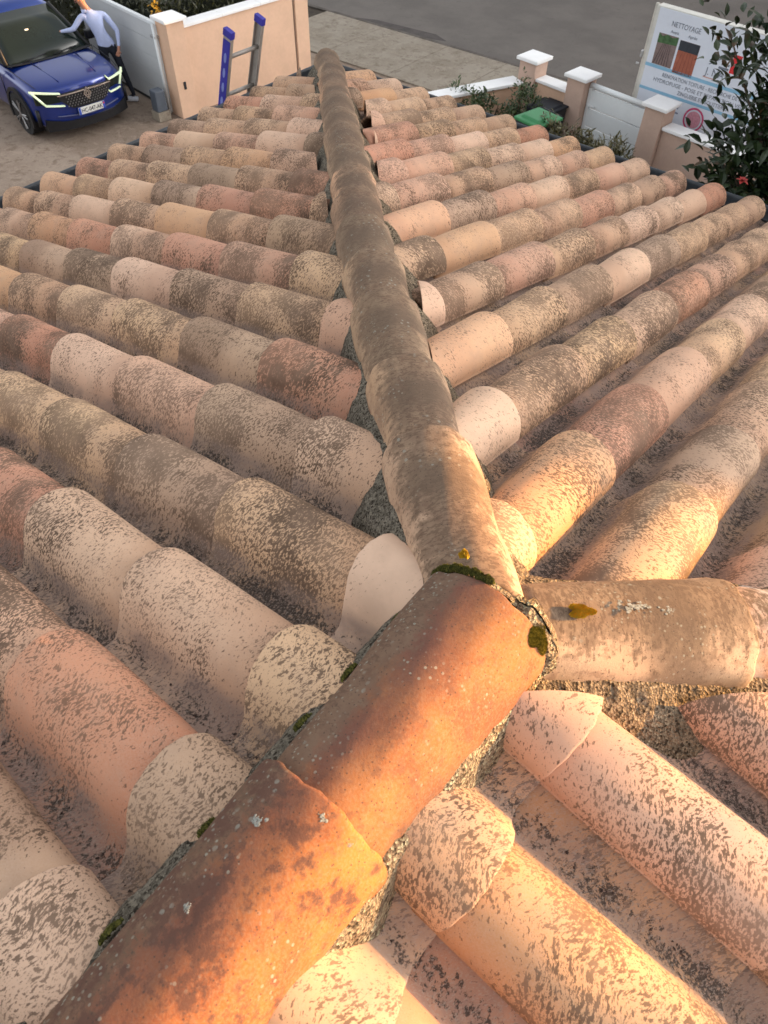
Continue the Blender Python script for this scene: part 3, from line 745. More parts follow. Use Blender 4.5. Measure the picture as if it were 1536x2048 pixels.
#PART2
# ================================================================== surroundings
G0 = GZ
M_ASPH = NT('asphalt', 0.9, 0.2)
_p = M_ASPH.pos(); _n = M_ASPH.noise(_p, 0.9, 5); _f = M_ASPH.noise(_p, 60, 4, 0.8)
_c = M_ASPH.mix(M_ASPH.ramp(_n, 0.35, 0.65), (0.112, 0.099, 0.090), (0.142, 0.126, 0.114))
_crk = M_ASPH.n('TexVoronoi', feature='DISTANCE_TO_EDGE'); _crk.inputs['Scale'].default_value = 0.45
_w = M_ASPH.n('VectorMath', operation='ADD'); M_ASPH.put(_w.inputs[0], _p)
_wn = M_ASPH.n('TexNoise'); M_ASPH.put(_wn.inputs['Vector'], _p); _wn.inputs['Scale'].default_value = 1.2
M_ASPH.put(_w.inputs[1], _wn.outputs[1]); M_ASPH.put(_crk.inputs['Vector'], _w.outputs[0])
_g = M_ASPH.noise(_p, 4.5, 6, 0.7, 1.2); _c = M_ASPH.mix(M_ASPH.ramp(_g, 0.56, 0.66, 0.0, 0.35), _c, (0.075, 0.064, 0.057)); _c = M_ASPH.mix(M_ASPH.ramp(_f, 0.45, 0.75, 0.0, 0.4), _c, (0.20, 0.185, 0.17)); M_ASPH.color(_c); M_ASPH.bump(_f, 0.5, 0.01); M_ASPH = M_ASPH.m
def concrete(name, a, b, dk, sc=1.0, th=(0.5, 0.62)):
    t = NT(name, 0.92, 0.2); p = t.pos()
    n1 = t.noise(p, 1.1 * sc, 6, 0.62, 0.4); n2 = t.noise(p, 6.0 * sc, 6, 0.72); n3 = t.noise(p, 55, 4, 0.75)
    c = t.mix(t.ramp(n1, 0.38, 0.62), a, b); c = t.mix(t.ramp(n2, th[0], th[1], 0, 0.7), c, dk)
    c = t.mix(t.ramp(n3, 0.45, 0.7, 0.0, 0.4), c, tuple(q * 1.4 for q in a)); n4 = t.noise(p, 2.6, 6, 0.75, 2.0); c = t.mix(t.ramp(n4, 0.52, 0.62, 0, 0.45), c, tuple(q * 1.25 for q in a)); t.color(c); t.bump(n3, 0.4, 0.008); return t.m
M_CONC = concrete('apron_concrete', (0.27, 0.235, 0.19), (0.22, 0.185, 0.145), (0.150, 0.118, 0.088))
M_DRIVE = concrete('driveway_concrete', (0.30, 0.235, 0.185), (0.22, 0.165, 0.125), (0.150, 0.105, 0.075), 0.7)
M_SOIL = simple('bed_soil', (0.05, 0.038, 0.028), 0.95, 0.4, 8)
def sheet(name, pts, z, mat, kind='structure'):
    m = MB(); m.poly([(x, y, z) for x, y in pts]); o = m.build(name, mat); o['kind'] = kind; return o
sheet('ground', [(-150, -150), (150, -150), (150, 150), (-150, 150)], G0 - 0.012, M_SOIL)
sheet('driveway', [(-22, 3.0), (-4.1, 3.0), (-4.1, 6), (-6.6, 12.5), (-12.0, 12.6), (-22, 9.6)], G0 - 0.004, M_DRIVE)
def slab_polys():
    # driveway crossing between kerb line and gate line, cut in a few poured bays
    x = [-13.9, -12.1, -10.2, -8.6, -6.9, -5.0, -1.0, 5.0]
    for i in range(len(x) - 1):
        m = MB(); a, b = x[i] + 0.008, x[i + 1] - 0.008
        m.box(((a + b) / 2, 13.62, G0 + 0.0), (b - a, 2.24 + 0.0, 0.05)); o = m.build('pavement_slab', M_CONC); o['kind'] = 'structure'
slab_polys()
sheet('road', [(-60, 14.86), (60, 14.86), (60, 26), (-60, 26)], G0 - 0.004, M_ASPH)
o = MB().box((-4, 14.80, G0 - 0.01), (22, 0.11, 0.075), 0.01).build('kerb', concrete('kerb_concrete', (0.115, 0.10, 0.088), (0.07, 0.06, 0.05), (0.05, 0.042, 0.036), 2)); o['kind'] = 'structure'
# tarry joint patch where crossing meets the road
m = MB(); m.poly([(-13.2, 14.87, G0), (-11.0, 14.87, G0), (-10.45, 15.05, G0), (-10.9, 15.26, G0), (-12.6, 15.12, G0)])
o = m.build('tar_patch', simple('tar', (0.060, 0.050, 0.046), 0.8, 0.3, 4)); o['kind'] = 'structure'
sheet('far_pavement', [(-60, 26), (60, 26), (60, 30), (-60, 30)], G0 + 0.004, M_CONC)

M_REND2 = simple('garden_wall_render', (0.66, 0.44, 0.31), 0.93, 0.06, 2.5, bump=0.5, bscale=160)
M_REND3 = simple('pillar_render', (0.50, 0.355, 0.285), 0.93, 0.06, 4, bump=0.5, bscale=160)
M_WHITE = simple('white_coping', (0.80, 0.80, 0.80), 0.6, 0.03, 5)
M_PVC = simple('white_pvc', (0.68, 0.71, 0.72), 0.35, 0.03, 3, spec=0.4)
M_PVC_SHADE = simple('shaded_white_panel', (0.50, 0.52, 0.53), 0.4, 0.04, 2, spec=0.35)  # white gate panels with their shade put into a greyer colour
M_STEEL = simple('galvanised_steel', (0.42, 0.42, 0.42), 0.45, 0.1, 12, metal=0.6)
M_DARK = simple('black_plastic', (0.02, 0.022, 0.026), 0.5, 0.2, 6, spec=0.4)
SK = math.radians(-7)
def pillar(name, x, y, h, w, label, rz=SK, mat=None, group=None, capw=0.055, coph=0.05):
    r = empty(name, (x, y, G0), rz, label=label, cat='gate pillar', group=group)
    MB().box((0, 0, (h - coph) / 2), (w, w, h - coph), 0.006).build('shaft', mat or M_REND3, r)
    m = MB(); hw = w / 2 + capw
    m.box((0, 0, h - coph + 0.028), (hw * 2, hw * 2, 0.055), 0.012)
    m.prism([(-hw + .02, -hw + .02, h + 0.005), (hw - .02, -hw + .02, h + 0.005), (hw - .02, hw - .02, h + 0.005), (-hw + .02, hw - .02, h + 0.005)], (0, 0, 0.004))
    m.build('cap', M_WHITE, r); return r
def low_wall(name, p0, p1, h, th, label, mat=None, over=0.05, coph=0.05, cat='low wall', group=None):
    p0 = Vector((*p0, 0)); p1 = Vector((*p1, 0)); d = p1 - p0; L = d.length; c = (p0 + p1) / 2
    r = empty(name, (c.x, c.y, G0), math.atan2(d.y, d.x), label=label, cat=cat, group=group)
    MB().box((0, 0, (h - coph) / 2), (L, th, h - coph)).build('wall_face', mat or M_REND2, r)
    n = max(1, round(L / 1.0)); s = L / n
    for i in range(n):
        MB().box((-L / 2 + s * (i + 0.5), 0, h - coph / 2 + 0.002), (s - 0.004, th + 2 * over, coph), 0.01).build('coping_stone', M_WHITE, r)
    return r
# street front: three pillars, pedestrian gate, low walls
pillar('gate_pillar', -6.71, 12.44, 1.15, 0.36, 'rendered corner pillar with white cap where the two low walls meet')
pillar('gate_pillar', -5.64, 12.29, 1.15, 0.36, 'rendered pillar with white cap left of the white pedestrian gate')
pillar('gate_pillar', -4.05, 12.04, 1.15, 0.36, 'rendered pillar with white cap right of the white pedestrian gate')
low_wall('front_wall', (-6.52, 12.42), (-5.83, 12.32), 0.86, 0.20, 'short low wall with white coping between corner pillar and gate')
low_wall('front_wall', (-3.86, 12.02), (0.6, 11.45), 0.86, 0.20, 'low rendered wall with white coping running behind the dark shrub', mat=M_REND3)
low_wall('side_wall', (-6.86, 12.22), (-8.35, 9.0), 0.80, 0.20, 'low peach wall with broad white coping beside the driveway', over=0.07)
gt = empty('garden_gate', (-4.84, 12.17, G0), math.atan2(-0.25, 1.59), label='closed white slatted pedestrian gate with rounded top rail', cat='gate')
for zc, hh in ((0.22, 0.29), (0.52, 0.29), (0.82, 0.29)):
    MB().box((0, 0, zc), (1.10, 0.035, hh - 0.008), 0.004).build('slat', M_PVC, gt)
MB().tube((-0.60, 0, 1.02), (0.60, 0, 1.02), 0.045, seg=16).build('top_rail', M_PVC, gt, True)
for s in (-1, 1): MB().box((s * 0.58, 0, 0.52), (0.07, 0.06, 1.0), 0.008).build('stile', M_PVC, gt)
MB().box((-0.50, -0.05, 0.72), (0.14, 0.02, 0.03), 0.005).tube((-0.55, -0.02, 0.72), (-0.55, -0.07, 0.72), 0.014).build('gate_handle', M_PVC, gt)

# left: peach wall that carries the ladder view, gate pillar, open driveway gate leaf
lw = low_wall('garden_wall', (-11.98, 8.68), (-11.76, 11.42), 1.46, 0.20, 'tall peach rendered wall with white coping behind the ladder', cat='wall', over=0.045)
MB().box((0, 0, 0), (0.018, 0.012, 1.34)).build('wall_joint', simple('dark_joint', (0.12, 0.08, 0.06), 0.9), lw).location = (1.30, -0.103, 0.70)
MB().box((0, 0, 0.78), (0.34, 0.25, 1.56), 0.006).build('end_pier', M_REND2, lw).location = (1.50, 0, 0)
pl_ = pillar('gate_pillar', -11.96, 8.50, 1.62, 0.36, 'tall peach pillar with white cap at the open driveway gate', rz=SK, mat=M_REND2)
MB().box((0.187, -0.02, 0.55), (0.012, 0.05, 0.13), 0.003).build('photocell', M_DARK, pl_)
gl = empty('driveway_gate', (-12.14, 8.38, G0), math.atan2(0.30, -2.2), label='white driveway gate leaf with its shade coloured in as pale grey, standing open behind the person', cat='gate')
for i in range(5):
    MB().box((1.55, 0, 0.17 + i * 0.285), (2.95, 0.04, 0.281), 0.003).build('panel', M_PVC_SHADE, gl)
MB().box((1.55, 0, 1.47), (3.05, 0.075, 0.06), 0.012).build('top_rail', M_PVC, gl)
MB().box((0.03, 0, 0.74), (0.085, 0.075, 1.44), 0.01).build('stile', M_PVC, gl)
MB().box((1.55, 0, 0.035), (3.0, 0.05, 0.05), 0.01).build('bottom_rail', M_DARK, gl)
hp = MB(); hp.tube((0.0, 0.10, 0.04), (0.0, 0.10, 1.5), 0.035, seg=14); hp.build('gate_post', M_PVC, gl, True)
MB().box((0.05, 0.07, 1.30), (0.16, 0.12, 0.04), 0.005).build('hinge', M_STEEL, gl)
mo = empty('gate_motor', (-12.12, 8.04, G0), SK, label='slate grey gate motor box on a concrete foot by the pillar', cat='gate motor')
MB().box((0, 0, 0.08), (0.26, 0.26, 0.16), 0.008).build('plinth', M_CONC, mo)
MB().box((0, 0, 0.34), (0.22, 0.22, 0.36), 0.025, taper=0.93).build('housing', simple('motor_slate', (0.085, 0.10, 0.125), 0.5, 0.1, 6), mo)

# ladder leaning on the left gutter
M_ALU = simple('ladder_aluminium', (0.36, 0.33, 0.30), 0.45, 0.12, 9, metal=0.35)
M_BLUE = simple('ladder_blue', (0.040, 0.035, 0.30), 0.5, 0.15, 10)
M_BLUEL = simple('ladder_blue_print', (0.20, 0.24, 0.55), 0.5, 0.15, 10)
LT = math.radians(17)
lad = empty('ladder', (-4.255 - 3.7 * math.tan(LT), 3.09, G0), 0, label='aluminium ladder with blue side rail leaning on the left gutter', cat='ladder')
ax = Vector((math.sin(LT), 0.045, math.cos(LT))).normalized()
lex = Vector((math.cos(LT), 0, -math.sin(LT)))
LL = (3.70 + 0.47) / ax.z
for s, L2 in ((-0.150, LL - 0.02), (0.165, LL + 0.0)):
    m = MB(); y = s
    def corner(a, b, z): return tuple(Vector((0, y, 0)) + ax * z + lex * a + Vector((0, b, 0)))
    for (a0, a1, b0, b1) in ((-0.036, 0.036, -0.003, 0.003), (-0.036, -0.031, 0.003, 0.024) if s < 0 else (-0.036, -0.031, -0.024, -0.003), (0.031, 0.036, 0.003, 0.024) if s < 0 else (0.031, 0.036, -0.024, -0.003)):
        m.prism([corner(a0, b0, 0.02), corner(a1, b0, 0.02), corner(a1, b1, 0.02), corner(a0, b1, 0.02)], ax * (L2 - 0.02))
    m.build('rail', M_ALU, lad)
    m = MB(); m.prism([corner(-0.040, -0.027 if s > 0 else -0.008, L2 - 0.03), corner(0.040, -0.027 if s > 0 else -0.008, L2 - 0.03), corner(0.040, 0.006 if s > 0 else 0.028, L2 - 0.03), corner(-0.040, 0.006 if s > 0 else 0.028, L2 - 0.03)], ax * 0.045)
    m.build('end_cap', M_BLUE, lad)
    if s < 0:
        m = MB(); m.prism([corner(-0.034, -0.0065, 0.3), corner(0.034, -0.0065, 0.3), corner(0.034, -0.0035, 0.3), corner(-0.034, -0.0035, 0.3)], ax * (L2 - 0.35)); sk = m.build('side_cover', M_BLUE, lad)
        z = 0.5
        while z < L2 - 0.15:
            m = MB()
            pts = [tuple(Vector((0, y - 0.0085, 0)) + ax * (z + 0.035 * math.sin(q * math.pi / 5)) + lex * (0.013 * math.cos(q * math.pi / 5))) for q in range(10)]
            m.prism(pts, (0, 0.0018, 0)); m.build('oval_print', M_BLUEL, lad); z += 0.105
z = 0.25
while z < LL - 0.1:
    p = ax * z; MB().tube((p.x, p.y - 0.150, p.z), (p.x, p.y + 0.165, p.z), 0.0145, seg=10).build('rung', M_ALU, lad, True); z += 0.28

# bins
def bin_(x, y, rz, body, lid, label):
    r = empty('wheelie_bin', (x, y, G0), rz, label=label, cat='bin')
    MB().box((0, 0, 0.45), (0.46, 0.50, 0.86), 0.02, taper=1.12).build('bin_body', body, r)
    m = MB(); m.box((0, 0, 0.915), (0.55, 0.60, 0.05), 0.018); m.box((0, 0, 0.95), (0.44, 0.48, 0.05), 0.02, taper=0.8); m.build('lid', lid, r)
    for s in (-1, 1): MB().tube((s * 0.21, 0.25, 0.1), (s * 0.27, 0.25, 0.1), 0.1, seg=16).build('wheel', M_DARK, r, True)
    MB().tube((-0.2, 0.33, 0.93), (0.2, 0.33, 0.93), 0.014).build('handle', M_DARK, r, True); return r
bin_(-5.55, 10.72, math.radians(-12), M_DARK, simple('green_lid', (0.045, 0.22, 0.085), 0.5, 0.08, 4), 'wheelie bin with bright green lid among the front garden shrubs')
db_ = bin_(-6.02, 11.86, math.radians(-8), M_DARK, simple('navy_lid', (0.012, 0.015, 0.022), 0.6, 0.1, 4), 'dark wheelie bin against the short low wall by the pillars'); db_.scale = (1, 1, 0.70)

# ------------------------------------------------------------------ plants
def leafmat(name, c1, c2, c3=None):
    t = NT(name, 0.42, 0.5); p = t.pos(); oi = t.n('ObjectInfo').outputs['Random']
    c = t.mix(t.ramp(t.noise(p, 9, 3), 0.35, 0.65), c1, c2)
    if c3: c = t.mix(t.ramp(t.noise(p, 3.3, 3), 0.60, 0.68), c, c3)
    t.color(c); t.b.inputs['Subsurface Weight'].default_value = 0.0
    return t.m
M_LF1 = leafmat('leaf_dark_glossy', (0.012, 0.026, 0.009), (0.032, 0.052, 0.016), (0.085, 0.045, 0.018))
M_LF2 = leafmat('leaf_olive', (0.045, 0.045, 0.012), (0.095, 0.080, 0.022), (0.13, 0.07, 0.03))
M_LF3 = leafmat('leaf_mid_green', (0.028, 0.050, 0.014), (0.065, 0.095, 0.025))
M_LF4 = leafmat('leaf_hedge', (0.015, 0.022, 0.006), (0.050, 0.048, 0.010))
M_BARK = simple('bark', (0.075, 0.055, 0.04), 0.9, 0.3, 30)
def leaf_geo(L, w, bend=0.25):
    V = [(0, 0, 0)]; F = []
    prof = [(0.15, 0.55), (0.4, 1.0), (0.7, 0.8)]
    for a, b in prof:
        z = -bend * L * a * a; V += [(a * L, -w * b / 2, z + w * 0.16 * b), (a * L, 0, z), (a * L, w * b / 2, z + w * 0.16 * b)]
    V.append((L, 0, -bend * L))
    F += [(0, 1, 2), (0, 2, 3)]
    for k in range(2):
        b = 1 + 3 * k; F += [(b, b + 3, b + 4, b + 1), (b + 1, b + 4, b + 5, b + 2)]
    F += [(7, 10, 8), (8, 10, 9)]
    return V, F
def leaf_cloud(name, mat, parent, pts, L, w, rs, outc=None, kind='stuff', up_=0.35):
    LV, LF = leaf_geo(1.0, w / L); LV = np.array(LV); V = []; F = []
    for p in pts:
        d = Vector(rs.normal(0, 1, 3)); 
        if outc is not None: d = d * 0.6 + (Vector(p) - Vector(outc)).normalized() * 0.9
        d.z += up_ * 0.5; d.normalize(); q = d.to_track_quat('X', 'Z').to_matrix()
        rr = Matrix.Rotation(rs.uniform(-0.9, 0.9), 3, 'X'); M = np.array(q @ rr) * (L * rs.uniform(0.6, 1.25))
        b = len(V) * 0 + (len(F) // len(LF)) * len(LV)
        V.append(LV @ M.T + np.array(p)); F += [tuple(i + b for i in f) for f in LF]
    me = bpy.data.meshes.new(name); me.from_pydata([tuple(v) for v in np.concatenate(V)], [], F)
    o = link(name, me, mat, parent, False)
    if kind: o['kind'] = kind
    return o
def blob_pts(rs, c, r, n, clumps, cr, shell=0.45):
    cs = []
    for i in range(clumps):
        d = Vector(rs.normal(0, 1, 3)).normalized(); k = rs.uniform(shell, 1) ; cs.append(Vector(c) + Vector((d.x * r[0], d.y * r[1], d.z * r[2])) * k)
    pts = []
    for i in range(n):
        q = cs[rs.integers(len(cs))]; d = Vector(rs.normal(0, 1, 3)) * 0.55
        pts.append(q + d * cr)
    return pts
def shrub(name, x, y, r, h, n, L, w, mat, label, cat='shrub', clumps=14, cr=0.13, seed=1, stems=6, z0=0.0):
    rs = np.random.default_rng(seed); R_ = empty(name, (x, y, G0 + z0), 0, label=label, cat=cat)
    m = MB()
    for i in range(stems):
        a = rs.uniform(0, 6.28); k = rs.uniform(0.2, 0.75)
        m.tube((0.03 * math.cos(a), 0.03 * math.sin(a), 0), (r[0] * k * math.cos(a), r[1] * k * math.sin(a), h * rs.uniform(0.45, 0.8)), 0.012, 0.005, 6)
    m.build('stem', M_BARK, R_)
    pts = blob_pts(rs, (0, 0, h * 0.55), (r[0], r[1], h * 0.45), n, clumps, cr)
    pts = [p for p in pts if p.z > 0.02]
    leaf_cloud('foliage', mat, R_, pts, L, w, rs, outc=(0, 0, h * 0.3)); return R_
shrub('garden_shrub', -6.75, 11.15, (0.45, 0.36), 1.0, 1200, 0.075, 0.032, M_LF3, 'dark green shrub in front of the low peach side wall', seed=3, clumps=22)
shrub('garden_shrub', -7.35, 11.10, (0.35, 0.30), 0.85, 900, 0.075, 0.032, M_LF3, 'bright green tuft at the foot of the white coped side wall', seed=4, clumps=14)
shrub('garden_shrub', -6.30, 11.60, (0.28, 0.26), 1.1, 700, 0.07, 0.03, M_LF3, 'thin upright shrub between dark bin and corner pillar', seed=5, clumps=14)
shrub('garden_shrub', -5.05, 10.75, (0.42, 0.34), 1.12, 1300, 0.095, 0.026, M_LF2, 'olive brown shrub hiding the front of the green lidded bin', seed=6, clumps=22)
shrub('garden_shrub', -4.55, 10.75, (0.45, 0.36), 1.02, 1200, 0.10, 0.026, M_LF2, 'olive shrub with narrow leaves below the white garden gate', seed=7, clumps=22)
shrub('garden_shrub', -4.08, 10.60, (0.36, 0.34), 1.02, 1200, 0.105, 0.026, M_LF2, 'rightmost olive shrub at the foot of the right gate pillar', seed=8, clumps=18)
# hedge behind the left wall
def hedge(x0, y0, x1, y1, h, th, n, label, seed):
    rs = np.random.default_rng(seed); R_ = empty('hedge', ((x0 + x1) / 2, (y0 + y1) / 2, G0), math.atan2(y1 - y0, x1 - x0), label=label, cat='hedge')
    L = math.hypot(x1 - x0, y1 - y0)
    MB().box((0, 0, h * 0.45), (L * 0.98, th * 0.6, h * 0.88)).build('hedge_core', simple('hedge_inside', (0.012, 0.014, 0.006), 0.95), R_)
    pts = [Vector((rs.uniform(-L / 2, L / 2), rs.choice([-1, 1]) * th / 2 * rs.uniform(0.6, 1.05), rs.uniform(0.05, h))) if rs.uniform() < 0.7 else Vector((rs.uniform(-L / 2, L / 2), rs.uniform(-th / 2, th / 2), h * rs.uniform(0.93, 1.06))) for _ in range(n)]
    leaf_cloud('foliage', M_LF4, R_, pts, 0.10, 0.035, rs)
hedge(-12.8, 8.7, -12.55, 10.9, 1.62, 0.7, 4500, 'dark hedge behind the tall peach wall', 31)
hedge(-13.2, 9.2, -19.5, 10.2, 1.62, 0.7, 5000, 'dark hedge behind the open driveway gate', 32)
fy = empty('yellow_flower', (-12.42, 8.62, G0 + 1.60), 0, label='yellow orange leaf tuft showing just behind the tall pillar cap', cat='plant')
leaf_cloud('petals', simple('yellow_leaf', (0.55, 0.28, 0.02), 0.6), fy, [Vector(q) for q in np.random.default_rng(2).normal(0, 0.05, (30, 3))], 0.08, 0.04, np.random.default_rng(3), kind=None)

# big dark shrub at the right
rs = np.random.default_rng(77)
BX, BY = -0.62, 5.55
bush = empty('evergreen_shrub', (BX, BY, G0), 0, label='tall glossy dark evergreen shrub with one red flower beyond the right gutter', cat='shrub')
m = MB(); m.tube((0, 0, 0), (0.02, 0.03, 1.6), 0.07, 0.055, 10); m.build('trunk', M_BARK, bush, True)
m = MB(); tips = []
for i in range(135):
    z = rs.uniform(1.3, 4.6); a = rs.uniform(0, 6.28); rr = rs.uniform(0.35, 1.0) * (1.0 if z < 3.9 else 0.8)
    b = Vector((0.02, 0.03, min(1.6 + (z - 1.6) * 0.6, 3.9))); e_ = Vector((math.cos(a) * rr, math.sin(a) * rr, z + 0.25)); m.tube(b, e_, 0.016, 0.005, 6); tips.append((b, e_))
m.tube((0.02, 0.03, 1.6), (0.05, 0.02, 4.4), 0.055, 0.02, 8)
m.build('branch', M_BARK, bush, True)
pts = []
for b, e_ in tips:
    for q in range(125):
        f = rs.uniform(0.35, 1.08); p = b.lerp(e_, f) + Vector(rs.normal(0, 1, 3)) * 0.10; pts.append(p)
def bpix(p): return pix((p.x + BX, p.y + BY, p.z + G0))
vis = []
hid = []
for p in pts:
    x = bpix(p)
    (vis if (x and -20 < x[0] < 1560 and -20 < x[1] < 480) else hid).append(p)
vis.sort(key=lambda p: (Vector((p.x + BX, p.y + BY, p.z + G0)) - CAMP).length)
LV, LF = leaf_geo(0.135, 0.05); lms = []
for k in range(4):
    V_, F_ = leaf_geo(0.092 + 0.012 * k, 0.048 + 0.006 * (k % 3), 0.15 + 0.12 * k); me = bpy.data.meshes.new('leaf'); me.from_pydata(V_, [], F_); me.materials.append(M_LF1); lms.append(me)
for i, p in enumerate(vis[:290]):
    o = bpy.data.objects.new('leaf', lms[i % 4]); COL.objects.link(o); o.parent = bush; o.location = p
    d = (Vector((p.x, p.y, p.z - 2.6)).normalized() * 0.8 + Vector(rs.normal(0, 1, 3)) * 0.6).normalized()
    o.rotation_euler = d.to_track_quat('X', 'Z').to_euler(); s = rs.uniform(0.75, 1.2); o.scale = (s, s, s)
leaf_cloud('foliage', M_LF1, bush, vis[290:] + hid, 0.105, 0.052, rs, outc=(0, 0, 2.6))
def at_pix(u, v, r):
    d = (fw + rt2 * ((u - 768) / 1423.1) - up2 * ((v - 1024) / 1423.1)).normalized(); return CAMP + d * r
fp = at_pix(1484, 362, 5.15) - Vector((BX, BY, G0))
rs2 = np.random.default_rng(9); V = []; F = []
PV, PF = leaf_geo(0.040, 0.028, 0.5)
for k in range(12):
    a = k * 2.4; el = 0.2 + 0.09 * k; d = Vector((math.cos(a) * math.cos(el), math.sin(a) * math.cos(el), math.sin(el)))
    M = np.array(d.to_track_quat('X', 'Z').to_matrix()); b = len(V); V += [tuple(np.array(M) @ np.array(v) * (1.0 - 0.03 * k) + np.array(fp)) for v in PV]; F += [tuple(i + b for i in f) for f in PF]
me = bpy.data.meshes.new('flower'); me.from_pydata(V, [], F); fl = link('flower', me, simple('red_petals', (0.36, 0.04, 0.035), 0.5, 0.2, 30), bush, False); fl['label'] = 'red flower low on the shrub'

# ------------------------------------------------------------------ advertising trailer with printed board
adv = empty('advertising_board', (-4.86, 12.85, G0), math.atan2(-0.12, 1.0), label='large white roofing advert board with before and after photos on the street', cat='sign')
BW, BH, BZ = 2.35, 1.585, 0.60
MB().box((BW / 2, 0.09, BZ + BH / 2), (BW, 0.17, BH), 0.01).build('board', simple('board_core', (0.55, 0.54, 0.50), 0.6, 0.1, 9), adv)
MB().box((BW / 2 + 0.03, -0.004, BZ + BH / 2), (BW - 0.07, 0.012, BH - 0.03), 0.003).build('printed_panel', simple('print_white', (0.62, 0.66, 0.74), 0.5, 0.03, 2), adv)
MB().box((-0.03, 0.06, BZ + BH / 2), (0.05, 0.05, BH + 0.02), 0.006).build('side_post', simple('post_cream', (0.50, 0.48, 0.43), 0.6, 0.15, 20), adv)
MB().box((-0.075, 0.05, BZ + 0.86), (0.05, 0.06, 0.10), 0.01).build('latch', M_STEEL, adv); MB().box((-0.12, 0.05, BZ + 0.70), (0.06, 0.03, 0.03), 0.01).build('latch', M_STEEL, adv)
MB().box((BW / 2, 0.3, 0.46), (BW, 0.9, 0.10), 0.01).build('chassis', M_STEEL, adv)
for s in (0.7, 1.6): MB().tube((s, 0.78, 0.30), (s, 0.95, 0.30), 0.30, seg=28).build('wheel', M_DARK, adv, True)
for s in (0.15, BW - 0.15): MB().tube((s, 0.2, 0), (s, 0.2, 0.45), 0.025).build('jack_leg', M_STEEL, adv, True)
def flat(name, pts, mat, d=-0.0125, th=0.002):
    m = MB(); m.prism([(x, d, z) for x, z in pts], (0, th, 0)); return m.build(name, mat, adv)
def rect(name, x0, z0, x1, z1, mat, d=-0.0125): return flat(name, [(x0, z0), (x1, z0), (x1, z1), (x0, z1)], mat, d)
M_TXT = simple('print_grey', (0.16, 0.18, 0.22), 0.6, 0.05); M_BAND = simple('print_blue', (0.22, 0.42, 0.58), 0.5, 0.05)
M_RED = simple('print_red', (0.60, 0.035, 0.04), 0.5, 0.05); M_PINK = simple('print_crimson', (0.50, 0.06, 0.16), 0.5, 0.05)
M_ORG = simple('print_orange', (0.50, 0.25, 0.2), 0.6)
RX = (math.pi / 2, 0, 0)
def T(s, size, x, z, w, mat=M_TXT, bold=0.0): text('lettering', s, size, mat, adv, (x, -0.013, z), RX, w, 0.001, bold)
T('NETTOYAGE', 0.105, 0.34, 1.965, 0.52)
T('Avant', 0.06, 0.36, 1.875, 0.15); T('Après', 0.06, 0.68, 1.875, 0.16)
# before photo: tree tops above a dirty tiled roof
rect('photo_before', 0.17, 1.39, 0.53, 1.84, simple('photo_roof_dirty', (0.20, 0.145, 0.135), 0.6, 0.25, 14))
flat('photo_trees', [(0.17, 1.70), (0.53, 1.72), (0.53, 1.84), (0.42, 1.81), (0.33, 1.84), (0.24, 1.80), (0.17, 1.84)], simple('photo_green', (0.06, 0.12, 0.05), 0.6, 0.4, 20), -0.0150)
for i in range(6): flat('photo_tile_row', [(0.19 + i * 0.05, 1.40), (0.205 + i * 0.05, 1.40), (0.285 + i * 0.028, 1.70), (0.278 + i * 0.028, 1.70)], simple('photo_shade', (0.09, 0.065, 0.07), 0.6, 0.2, 20), -0.0150)
rect('photo_after', 0.57, 1.35, 0.93, 1.82, simple('photo_roof_red', (0.33, 0.105, 0.065), 0.6, 0.15, 12))
rect('photo_sky', 0.57, 1.68, 0.93, 1.82, simple('photo_dark', (0.035, 0.04, 0.05), 0.6, 0.2, 12), -0.0150)
for i in range(5): flat('photo_tile_row', [(0.60 + i * 0.07, 1.36), (0.608 + i * 0.07, 1.36), (0.66 + i * 0.05, 1.67), (0.655 + i * 0.05, 1.67)], simple('photo_shade2', (0.22, 0.07, 0.05), 0.6, 0.2, 20), -0.0150)
rect('blue_band', 0.06, 1.335, 2.28, 1.385, M_BAND); rect('blue_band', 0.06, 0.985, 2.28, 1.03, M_BAND)
T('RENOVATION TOITURE - RECHERCHE DE FUITES', 0.085, 0.42, 1.245, 1.62)
T('HYDROFUGE - POSE ET REPARATION VELUX', 0.085, 0.28, 1.15, 1.78)
T('ZINGUERIE ET GOUTTIERES', 0.085, 0.78, 1.06, 0.92)
flat('roof_logo_line', [(1.15, 1.62), (1.17, 1.615), (1.46, 1.81), (1.44, 1.82)], M_TXT)
rect('logo_red', 1.52, 1.58, 1.66, 1.84, M_RED); rect('logo_mark', 1.36, 1.655, 1.50, 1.685, M_TXT); rect('logo_mark', 1.33, 1.60, 1.50, 1.63, M_TXT)
T('J. NAV', 0.15, 1.14, 1.47, 0.42); rect('small_print', 1.12, 1.425, 1.42, 1.438, M_ORG)
def ring(cx, cz, r0, r1, mat, name, d=-0.014):
    m = MB(); n = 36
    for i in range(n):
        a, b = i / n * 6.2832, (i + 1) / n * 6.2832
        m.prism([(cx + r0 * math.cos(a), d, cz + r0 * math.sin(a)), (cx + r1 * math.cos(a), d, cz + r1 * math.sin(a)), (cx + r1 * math.cos(b), d, cz + r1 * math.sin(b)), (cx + r0 * math.cos(b), d, cz + r0 * math.sin(b))], (0, 0.001, 0))
    m.build(name, mat, adv)
ring(1.20, 0.78, 0.155, 0.185, M_PINK, 'badge_ring'); ring(1.20, 0.78, 0.0, 0.13, simple('print_rose', (0.52, 0.24, 0.30), 0.5, 0.2, 30), 'badge_disc')
for i, w in enumerate((0.10, 0.12, 0.14, 0.07)): rect('small_print', 0.76, 0.93 - i * 0.075, 0.76 + w, 0.955 - i * 0.075, simple('print_slate', (0.2, 0.22, 0.3), 0.6))
